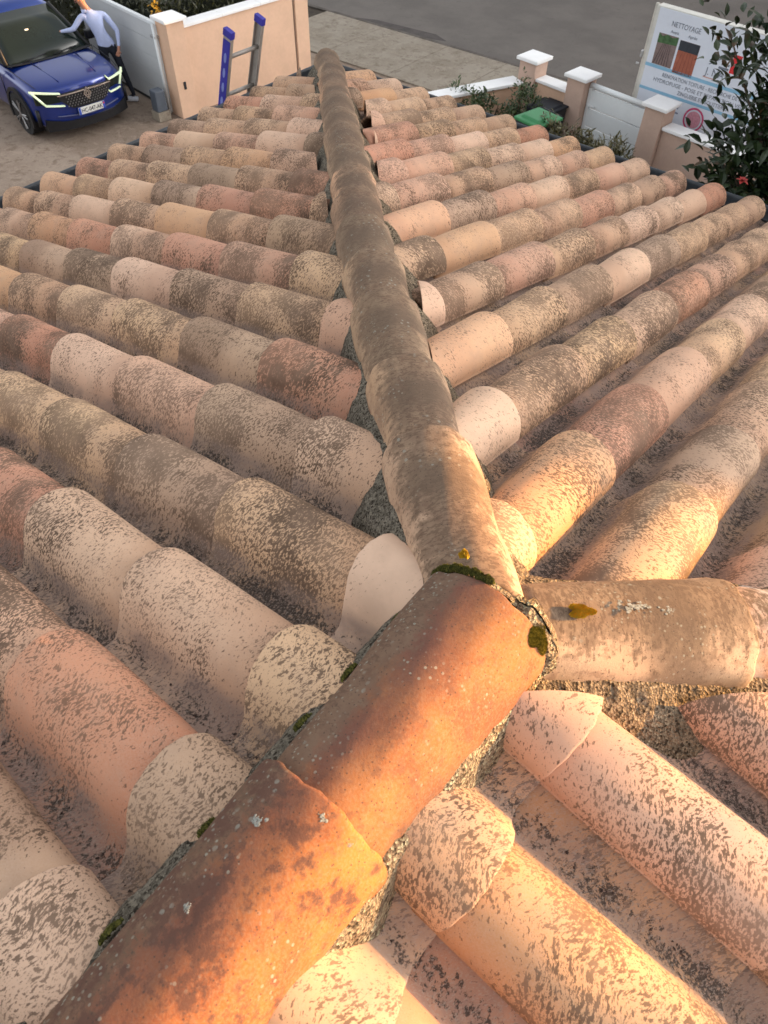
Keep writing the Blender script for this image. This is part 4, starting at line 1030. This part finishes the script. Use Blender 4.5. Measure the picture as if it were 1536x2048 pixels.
# pale wall across the street, glimpsed through the leaves
low_wall('street_wall', (-4.5, 27.0), (8, 26.0), 1.3, 0.25, 'pale wall across the street glimpsed through the leaves at top right', mat=simple('pale_wall', (0.55, 0.53, 0.50), 0.9), cat='wall')
#PART3
# ------------------------------------------------------------------ blue car
M_CAR = NT('car_paint_blue', 0.28, 0.5); _o = M_CAR.pos(); M_CAR.color(M_CAR.mix(M_CAR.noise(_o, 600, 2), (0.0015, 0.014, 0.14), (0.003, 0.026, 0.21)))
M_CAR.b.inputs['Metallic'].default_value = 0.35; M_CAR.b.inputs['Coat Weight'].default_value = 0.8; M_CAR.b.inputs['Coat Roughness'].default_value = 0.06; M_CAR = M_CAR.m
M_GLASS = simple('tinted_glass', (0.010, 0.016, 0.013), 0.12, 0.1, 3, spec=0.35)
M_BLK = simple('car_black_trim', (0.012, 0.012, 0.014), 0.45, 0.2, 12)
M_CHR = simple('car_chrome', (0.62, 0.56, 0.52), 0.25, 0.05, 12, metal=0.9)
M_TYRE = simple('tyre_rubber', (0.018, 0.018, 0.019), 0.8, 0.2, 30)
M_RIM = simple('alloy_grey', (0.28, 0.27, 0.27), 0.35, 0.1, 30, metal=0.7)
M_DRL = NT('daytime_light', 0.3, 0.5); M_DRL.color((0.75, 0.85, 0.62)); M_DRL.b.inputs['Emission Color'].default_value = (0.75, 0.95, 0.55, 1); M_DRL.b.inputs['Emission Strength'].default_value = 0.10; M_DRL = M_DRL.m
car = empty('parked_car', (-12.50, 6.84, G0), math.radians(-6.5), label='dark blue suv parked in the driveway facing the house with its day lights on', cat='car')
def fx(y): return -0.26 * (abs(y) / 0.9) ** 2.3
ST = [(0.0, .74, .24, .82, 1.0), (-.035, .84, .20, .875, 1.0), (-.16, .895, .19, .915, .72), (-.45, .915, .19, .965, .25), (-.85, .925, .19, 1.005, 0.05), (-1.12, .925, .19, 1.03, 0), (-2.0, .925, .19, 1.05, 0), (-3.2, .925, .19, 1.06, 0), (-4.05, .91, .25, 1.06, 0), (-4.45, .80, .40, .92, -0.5)]
V = []; F = []
def prof9(w, b, t): return [(0, b), (.45 * w, b), (.8 * w, b + .01), (.97 * w, b + .08), (w, (b + t) * .5), (.975 * w, t - .10), (.82 * w, t - .025), (.45 * w, t + .004), (0, t + .012)]
for x, w, b, t, kf in ST:
    pr_ = prof9(w, b, t); full = pr_ + [(-y, z) for y, z in pr_[-2:0:-1]]
    for y, z in full: V.append((x + fx(y) * kf, y, z))
n = 16
for i in range(len(ST) - 1):
    for j in range(n): F.append((i * n + j, i * n + (j + 1) % n, (i + 1) * n + (j + 1) % n, (i + 1) * n + j))
def ends(o, rev):
    q = [(0, 1, 7, 8), (1, 2, 6, 7), (2, 3, 5, 6), (3, 4, 5)]
    for f in q:
        F.append(tuple(o + i for i in f)); F.append(tuple(o + (16 - i) % 16 for i in f))
ends(0, False); ends((len(ST) - 1) * n, True)
me = bpy.data.meshes.new('body'); me.from_pydata(V, [], F)
bm = bmesh.new(); bm.from_mesh(me); bmesh.ops.recalc_face_normals(bm, faces=bm.faces); bm.to_mesh(me); bm.free()
bo = link('body', me, M_CAR, car); md_ = bo.modifiers.new('sub', 'SUBSURF'); md_.levels = 2; md_.render_levels = 2
def fascia(name, pts, mat, proud=0.012, depth=0.04, seg=10):
    """pts: outline in (y, z); follows the curved nose. outline is filled as strip between top and bottom polylines"""
    top, bot = pts; m = MB(); ys = np.linspace(top[0][0], top[-1][0], seg + 1)
    tz = np.interp(ys, [p[0] for p in top], [p[1] for p in top]); bz = np.interp(ys, [p[0] for p in bot], [p[1] for p in bot])
    a = []
    for y, z1, z0 in zip(ys, tz, bz):
        x = fx(y) + proud; sl = 0.10
        a.append([m.bm.verts.new((x - sl * max(0, z1 - .6), y, z1)), m.bm.verts.new((x - sl * max(0, z0 - .6), y, z0)), m.bm.verts.new((x - depth - sl * max(0, z0 - .6), y, z0)), m.bm.verts.new((x - depth - sl * max(0, z1 - .6), y, z1))])
    for i in range(seg):
        for k in range(4): m.bm.faces.new((a[i][k], a[i][(k + 1) % 4], a[i + 1][(k + 1) % 4], a[i + 1][k]))
    m.bm.faces.new(a[0]); m.bm.faces.new(a[-1][::-1]); return m.build(name, mat, car)
fascia('grille', ([(-.50, .775), (0, .80), (.50, .775)], [(-.50, .69), (-.32, .53), (.32, .53), (.50, .69)]), M_BLK, 0.018, 0.08, 20)
for iz in range(5):
    for iy in range(15):
        y = -0.38 + iy * 0.054 + (iz % 2) * 0.027; z = 0.725 - iz * 0.038
        if abs(y) > 0.47 - 0.9 * max(0, 0.66 - z): continue
        MB().box((fx(y) + 0.018, y, z), (0.012, 0.022, 0.009), rot=(0.6, 0, 0)).build('grille_stud', M_RIM, car)
fascia('chrome_strip', ([(-.52, .765), (0, .785), (.52, .765)], [(-.52, .745), (0, .762), (.52, .745)]), M_CHR, 0.030, 0.03, 16)
fascia('lower_intake', ([(-.80, .395), (-.45, .335), (.45, .335), (.80, .395)], [(-.80, .20), (.80, .20)]), M_BLK, 0.02, 0.16, 20)
fascia('bumper_crease', ([(-.60, .445), (0, .40), (.60, .445)], [(-.60, .435), (0, .388), (.60, .435)]), simple('trim_blue_grey', (0.10, 0.11, 0.20), 0.4), 0.030, 0.03, 16)
for s in (-1, 1):
    hl = fascia('headlight', ([(s * .86, .83), (s * .46, .79)], [(s * .80, .64), (s * .46, .66)]), M_GLASS, 0.010, 0.05, 8)
    fascia('light_bar', ([(s * .90, .865), (s * .46, .800)], [(s * .90, .835), (s * .46, .775)]), M_DRL, 0.024, 0.04, 8)
    fascia('light_bar', ([(s * .74, .645), (s * .44, .600)], [(s * .74, .615), (s * .44, .580)]), M_DRL, 0.022, 0.04, 8)
    m = MB(); p0 = Vector((fx(.895) + .012, s * .885, .85)); p1 = Vector((fx(.74) + .015, s * .735, .635)); m.tube(p0, p1, 0.02, seg=8); m.build('light_bar', M_DRL, car, True)
    MB().tube((fx(.9) - .03, s * .86, .55), (fx(.9) - .05, s * .87, .28), 0.035, seg=8).build('air_vent', M_BLK, car, True)
    # mirror, pillar
    MB().box((-1.42, s * 1.04, 1.10), (0.14, 0.24, 0.15), 0.04).build('mirror', M_BLK, car)
    MB().tube((-1.16, s * .80, 1.02), (-1.98, s * .615, 1.545), 0.035, seg=8).build('pillar', M_BLK, car, True)
    for xw in (-.88, -3.55):
        w = MB().tube((xw, s * .70, .35), (xw, s * .925, .35), .35, seg=40).build('wheel', M_TYRE, car, False)
        MB().tube((xw, s * .926, .35), (xw, s * .932, .35), .255, seg=32).build('rim_disc', M_BLK, w)
        m = MB()
        for q in range(5):
            a = q * 1.2566; c, s2 = math.cos(a), math.sin(a)
            for da in (-.13, .13):
                m.tube((xw + .05 * math.cos(a), s * .940, .35 + .05 * math.sin(a)), (xw + .245 * math.cos(a + da), s * .945, .35 + .245 * math.sin(a + da)), .015, seg=5)
        m.tube((xw, s * .93, .35), (xw, s * .95, .35), .05, seg=12); m.build('spoke', M_RIM, w)
        m = MB()
        for q in range(22):
            a, b = math.radians(-20 + q * 10), math.radians(-10 + q * 10)
            m.prism([(xw + .37 * math.cos(a), s * .90, .35 + .37 * math.sin(a)), (xw + .43 * math.cos(a), s * .90, .35 + .43 * math.sin(a)), (xw + .43 * math.cos(b), s * .90, .35 + .43 * math.sin(b)), (xw + .37 * math.cos(b), s * .90, .35 + .37 * math.sin(b))], (0, s * .042, 0))
        m.build('arch_trim', M_BLK, car)
# windscreen, side glass, roof
def quadmesh(name, rows, mat, sub=0):
    V = [p for r in rows for p in r]; nc = len(rows[0]); F = [(i * nc + j, i * nc + j + 1, (i + 1) * nc + j + 1, (i + 1) * nc + j) for i in range(len(rows) - 1) for j in range(nc - 1)]
    me = bpy.data.meshes.new(name); me.from_pydata(V, [], F); bm = bmesh.new(); bm.from_mesh(me); bmesh.ops.recalc_face_normals(bm, faces=bm.faces)
    if sum(f.normal.z for f in bm.faces) < 0: bmesh.ops.reverse_faces(bm, faces=bm.faces)
    bm.to_mesh(me); bm.free(); o = link(name, me, mat, car); sm = o.modifiers.new('thick', 'SOLIDIFY'); sm.thickness = 0.01; return o
def arcrow(x, z, w, bx, bz): return [(x + bx * (1 - (k / 5) ** 2), w * k / 5, z + bz * (1 - (k / 5) ** 2)) for k in range(-5, 6)]
quadmesh('windshield', [arcrow(-1.14, 1.015, .80, .10, .02), arcrow(-1.40, 1.20, .74, .09, .02), arcrow(-1.70, 1.39, .67, .08, .02), arcrow(-1.98, 1.545, .61, .07, .03)], M_GLASS)
quadmesh('roof', [arcrow(-1.98, 1.545, .61, .07, .03), arcrow(-2.6, 1.575, .62, .0, .04), arcrow(-3.4, 1.555, .60, .0, .04), arcrow(-3.9, 1.48, .57, -.03, .03)], M_CAR)
quadmesh('rear_window', [arcrow(-3.9, 1.48, .57, -.03, .03), arcrow(-4.3, 1.03, .72, -.05, .0)], M_GLASS)
for s in (-1, 1):
    m = MB(); m.prism([(-1.2, s * .82, 1.03), (-1.98, s * .625, 1.54), (-3.9, s * .585, 1.47), (-4.2, s * .76, 1.04)], (0, s * 0.006, -0.004)); m.build('side_window', M_GLASS, car)
hood_y = lambda x: .80 - .06 * max(0, x + .45)
for s in (-1, 1):
    m = MB(); pts = [(-1.06, s * .845, 1.012), (-.85, s * .84, .992), (-.45, s * .825, .948), (-.22, s * .79, .902)]
    for a, b in zip(pts[:-1], pts[1:]): m.tube(a, b, .006, seg=5)
    m.build('hood_gap', M_BLK, car)
    m = MB(); m.tube((-1.30, s * .921, .30), (-1.28, s * .921, .97), .006, seg=5); m.tube((-2.35, s * .923, .30), (-2.38, s * .923, 1.0), .006, seg=5); m.build('door_gap', M_BLK, car)
    m = MB(); m.tube((-1.0, s * .42, 1.028), (-.2, s * .36, .925), .012, .008, seg=6); m.build('hood_crease', M_CAR, car, True)
quadmesh('scuttle', [arcrow(-1.05, 1.035, .82, .10, .0), arcrow(-1.17, 1.03, .80, .10, .0)], M_BLK)
for s, y0 in ((1, -.55), (1, .05)):
    MB().tube((-1.03, y0, 1.05), (-1.10, y0 + .48, 1.075), .010, seg=6).build('wiper', M_BLK, car, True)
MB().box((-1.55, -0.10, 1.345), (0.05, 0.07, 0.03), 0.008, rot=(0, math.radians(-32), 0)).build('inspection_sticker', M_WHITE, car)
# diamond badge made of nested chevrons
m = MB()
def dia(r0x, r0z, r1x, r1z, x0):
    P0 = [(0, r0z), (r0x, 0), (0, -r0z), (-r0x, 0)]; P1 = [(0, r1z), (r1x, 0), (0, -r1z), (-r1x, 0)]
    for k in range(4):
        a, b = P0[k], P0[(k + 1) % 4]; c, d = P1[(k + 1) % 4], P1[k]
        m.prism([(x0, a[0], .715 + a[1]), (x0, b[0], .715 + b[1]), (x0, c[0], .715 + c[1]), (x0, d[0], .715 + d[1])], (0.014, 0, 0))
dia(.078, .105, .056, .076, 0.020); dia(.042, .057, .020, .028, 0.022); m.build('badge', M_CHR, car)
plt = MB().box((0.045, 0, .470), (0.012, .52, .115), 0.003).build('number_plate', simple('plate_white', (0.62, 0.62, 0.60), 0.5, 0.03), car)
for s, c in ((-1, (0.03, 0.08, 0.42)), (1, (0.03, 0.08, 0.42))):
    MB().box((0.053, s * .238, .470), (0.004, .042, .112)).build('plate_band', simple('plate_blue', c, 0.5), plt)
MB().box((0.056, .238, .500), (0.003, .03, .03)).build('plate_mark', simple('plate_red', (0.5, 0.05, 0.06), 0.5), plt)
text('plate_lettering', 'HC-047-AK', 0.095, simple('plate_ink', (0.02, 0.02, 0.025), 0.5), plt, (0.0535, -0.205, .436), (math.pi / 2, 0, math.pi / 2), 0.41, 0.001, 0.001)

# ------------------------------------------------------------------ person leaning to the car
PER = empty('person', (-13.27, 8.15, G0), 0, label='person in light blue shirt and dark trousers bending towards the blue car', cat='person')
def P_(x, y, h): return Vector((x + 13.27, y - 8.15, h))
joints = {
 'pelvis': (P_(-13.40, 8.05, 0.98), .125, .105), 'belly': (P_(-13.44, 8.01, 1.15), .13, .105), 'chest': (P_(-13.50, 7.98, 1.36), .15, .11), 'collar': (P_(-13.54, 7.95, 1.50), .075, .07),
 'neck': (P_(-13.58, 7.91, 1.58), .052, .052), 'head': (P_(-13.62, 7.87, 1.70), .080, .088), 'crown': (P_(-13.64, 7.86, 1.80), .070, .075),
 'shA': (P_(-13.60, 7.82, 1.46), .062, .062), 'elA': (P_(-13.68, 7.62, 1.27), .045, .045), 'wrA': (P_(-13.84, 7.46, 1.24), .030, .026), 'haA': (P_(-13.91, 7.40, 1.22), .034, .018),
 'shB': (P_(-13.44, 8.17, 1.45), .062, .062), 'elB': (P_(-13.24, 8.25, 1.20), .046, .046), 'wrB': (P_(-13.17, 8.16, .98), .030, .026), 'haB': (P_(-13.17, 8.12, .90), .036, .020),
 'hipR': (P_(-13.36, 8.14, .93), .092, .092), 'knR': (P_(-13.27, 8.19, .53), .062, .062), 'anR': (P_(-13.17, 8.24, .11), .042, .042), 'toR': (P_(-13.28, 8.15, .05), .036, .032),
 'hipL': (P_(-13.44, 7.96, .93), .092, .092), 'knL': (P_(-13.46, 8.02, .53), .062, .062), 'anL': (P_(-13.42, 8.12, .11), .042, .042), 'toL': (P_(-13.53, 8.03, .05), .036, .032)}
bonesl = [('pelvis', 'belly'), ('belly', 'chest'), ('chest', 'collar'), ('collar', 'neck'), ('neck', 'head'), ('head', 'crown'), ('chest', 'shA'), ('shA', 'elA'), ('elA', 'wrA'), ('wrA', 'haA'), ('chest', 'shB'), ('shB', 'elB'), ('elB', 'wrB'), ('wrB', 'haB'),
 ('pelvis', 'hipR'), ('hipR', 'knR'), ('knR', 'anR'), ('anR', 'toR'), ('pelvis', 'hipL'), ('hipL', 'knL'), ('knL', 'anL'), ('anL', 'toL')]
names = list(joints); Vv = [joints[k][0] for k in names]; Rr = [joints[k][1:] for k in names]; Ee = [(names.index(a), names.index(b)) for a, b in bonesl]
def fingers(h, w, sp):
    hv, wv = joints[h][0], joints[w][0]; d = (hv - wv).normalized(); sd_ = d.cross(Vector(sp)).normalized(); nn = sd_.cross(d)
    for k, (o, L) in enumerate(((-.027, .055), (-.009, .068), (.010, .066), (.028, .052))):
        a = hv + sd_ * o + d * .028; b = a + (d + nn * .25).normalized() * L * .55; c = b + (d + nn * .8).normalized() * L * .45
        i = len(Vv); Vv.extend([a, b, c]); Rr.extend([(.0095, .0095), (.0085, .0085), (.0075, .0075)]); Ee.extend([(names.index(h), i), (i, i + 1), (i + 1, i + 2)])
    a = hv - sd_ * .040; i = len(Vv); Vv.extend([a, a + (d * .8 - sd_ * .5).normalized() * .035]); Rr.extend([(.011, .011), (.009, .009)]); Ee.extend([(names.index(h), i), (i, i + 1)])
fingers('haA', 'wrA', (0, 0, 1)); fingers('haB', 'wrB', (0.6, -0.8, 0))
me = bpy.data.meshes.new('body'); me.from_pydata([tuple(v) for v in Vv], Ee, [])
tmp = bpy.data.objects.new('tmp', me); COL.objects.link(tmp)
sk_ = tmp.modifiers.new('skin', 'SKIN'); sk_.use_smooth_shade = True
for i, r in enumerate(Rr): me.skin_vertices[0].data[i].radius = r; me.skin_vertices[0].data[i].use_root = (i == 0)
ss = tmp.modifiers.new('sub', 'SUBSURF'); ss.levels = 2; ss.render_levels = 2
dg = bpy.context.evaluated_depsgraph_get(); dg.update(); me2 = bpy.data.meshes.new_from_object(tmp.evaluated_get(dg)); bpy.data.objects.remove(tmp)
me2.materials.clear()
M_SKIN = simple('skin', (0.42, 0.20, 0.13), 0.55, 0.08, 12); M_SHIRT = simple('shirt_light_blue', (0.42, 0.48, 0.70), 0.85, 0.08, 14, bump=0.5, bscale=18); M_TROU = simple('trousers_dark', (0.018, 0.020, 0.030), 0.85, 0.2, 14); M_SHOE = simple('shoe_white', (0.62, 0.64, 0.70), 0.6, 0.08, 20)
for mm in (M_SKIN, M_SHIRT, M_TROU, M_SHOE): me2.materials.append(mm)
hA_, wA_, hB_, wB_ = joints['haA'][0], joints['wrA'][0], joints['haB'][0], joints['wrB'][0]
for p in me2.polygons:
    c = p.center; k = 1
    if c.z > 1.545: k = 0
    elif (c - wA_).dot((hA_ - wA_).normalized()) > 0.0 and (c - wA_).length < .25: k = 0
    elif (c - wB_).dot((hB_ - wB_).normalized()) > 0.0 and ((c - wB_) - (hB_ - wB_).normalized() * (c - wB_).dot((hB_ - wB_).normalized())).length < .052 and (c - wB_).length < .22: k = 0
    elif c.z < .985: k = 2
    if c.z < .98 and (c - wB_).length < .22 and (c - wB_).dot((hB_ - wB_).normalized()) <= 0.0 and (Vector((c.x, c.y, 0)) - Vector((wB_.x, wB_.y, 0))).length < .06: k = 1
    if c.z < .10: k = 3
    p.material_index = k
bd = link('body', me2, None, PER)
def ico(name, c, r, mat, parent, sub=3, nz=0.0):
    bm = bmesh.new(); bmesh.ops.create_icosphere(bm, subdivisions=sub, radius=1.0)
    for v in bm.verts:
        k = 1 + nz * mn.noise(v.co * 3); v.co = Vector((v.co.x * r[0] * k, v.co.y * r[1] * k, v.co.z * r[2] * k)) + Vector(c)
    me = bpy.data.meshes.new(name); bm.to_mesh(me); bm.free(); return link(name, me, mat, parent)
hc = joints['head'][0]; fd = Vector((-.788, -.616, -.25)).normalized(); lat = Vector((.616, -.788, 0))
ico('hair', tuple(hc + Vector((0.02, 0.016, 0.075))), (.092, .092, .075), simple('hair_dark', (0.05, 0.03, 0.02), 0.7, 0.3, 60), PER, nz=.08)
ico('nose', tuple(hc + fd * .088), (.014, .014, .02), M_SKIN, PER, 2)
for s in (-1, 1):
    ico('eye', tuple(hc + fd * .076 + lat * .032 * s + Vector((0, 0, .03))), (.011, .011, .008), M_WHITE, PER, 2)
    ico('ear', tuple(hc + lat * .082 * s + Vector((0, 0, .01))), (.014, .014, .028), M_SKIN, PER, 2)
ico('mouth', tuple(hc + fd * .080 + Vector((0, 0, -.035))), (.018, .018, .006), simple('lips', (0.32, 0.10, 0.08), 0.5), PER, 2)
for a in (('anR', 'toR'), ('anL', 'toL')):
    an, to = joints[a[0]][0], joints[a[1]][0]; d = Vector((to.x - an.x, to.y - an.y, 0)).normalized()
    c = an + d * .07; m = MB(); m.box((0, 0, 0), (.27, .098, .075), 0.03); so = m.build('shoe', M_SHOE, PER, True); so.location = (c.x, c.y, .042); so.rotation_euler = (0, 0, math.atan2(d.y, d.x))
cl = MB().tube(joints['neck'][0] - Vector((0, 0, .075)), joints['neck'][0] - Vector((0.01, 0.01, .03)), .078, .064, 16).build('collar', M_SHIRT, PER, True)

# ------------------------------------------------------------------ unseen houses added to block the low sun, and the tree that dapples it
def house_box(name, x0, x1, y0, y1, h, rh, label):
    r = empty(name, ((x0 + x1) / 2, (y0 + y1) / 2, G0), 0, label=label, cat='house'); w, d = x1 - x0, y1 - y0
    MB().box((0, 0, h / 2), (w, d, h)).build('wall', M_REND, r)
    m = MB(); m.prism([(-w / 2 - .3, -d / 2 - .3, h), (-w / 2 - .3, d / 2 + .3, h), (-w / 2 - .3, 0, h + rh)], (w + .6, 0, 0)); m.build('roof', simple('far_roof_tiles', (0.35, 0.18, 0.12), 0.9), r)
    nx = int(w // 2.4)
    for i in range(nx):
        for z in (1.5, 4.3):
            if z + 1 > h: continue
            x = -w / 2 + (i + .5) * w / nx
            f = MB().box((x, -d / 2 - .012, z), (1.1, .06, 1.3)).build('window', M_WHITE, r); MB().box((x, -d / 2 - .045, z), (.95, .02, 1.15)).build('pane', M_GLASS, f)
house_box('sun_block_house', 1.6, 10.7, 10.9, 14.3, 8.8, 1.2, 'unseen two storey peach house added beyond the right end of the roof to block the low sun')  # added out of view; its height keeps low sun off the far roof rows
house_box('sun_block_house', -5.5, 26, 31, 38, 8.6, 1.8, 'unseen long two storey house added on the far side of the street to block the low sun')  # second added blocker, keeps driveway and street front out of the sun
rsd = np.random.default_rng(4)
dt_ = empty('garden_tree', (6.5, 6.4, G0), 0, label='loose leaved garden tree between the roof and the added sun blocking house', cat='tree')
m = MB(); m.tube((0, 0, 0), (.05, 0, 5.6), .09, .04, 10); m.build('trunk', M_BARK, dt_, True)
m = MB(); pts = []
for i in range(26):
    a = rsd.uniform(0, 6.28); z = rsd.uniform(4.2, 6.6); L_ = rsd.uniform(.5, 1.25); e_ = Vector((math.cos(a) * L_, math.sin(a) * L_, z + .5)); m.tube((.04, 0, min(z, 5.5)), e_, .02, .006, 6)
    for q in range(34): pts.append(Vector((.04, 0, z)).lerp(e_, rsd.uniform(.3, 1.1)) + Vector(rsd.normal(0, .13, 3)))
m.build('branch', M_BARK, dt_, True); leaf_cloud('foliage', M_LF3, dt_, pts, .12, .06, rsd, outc=(0, 0, 5.5))
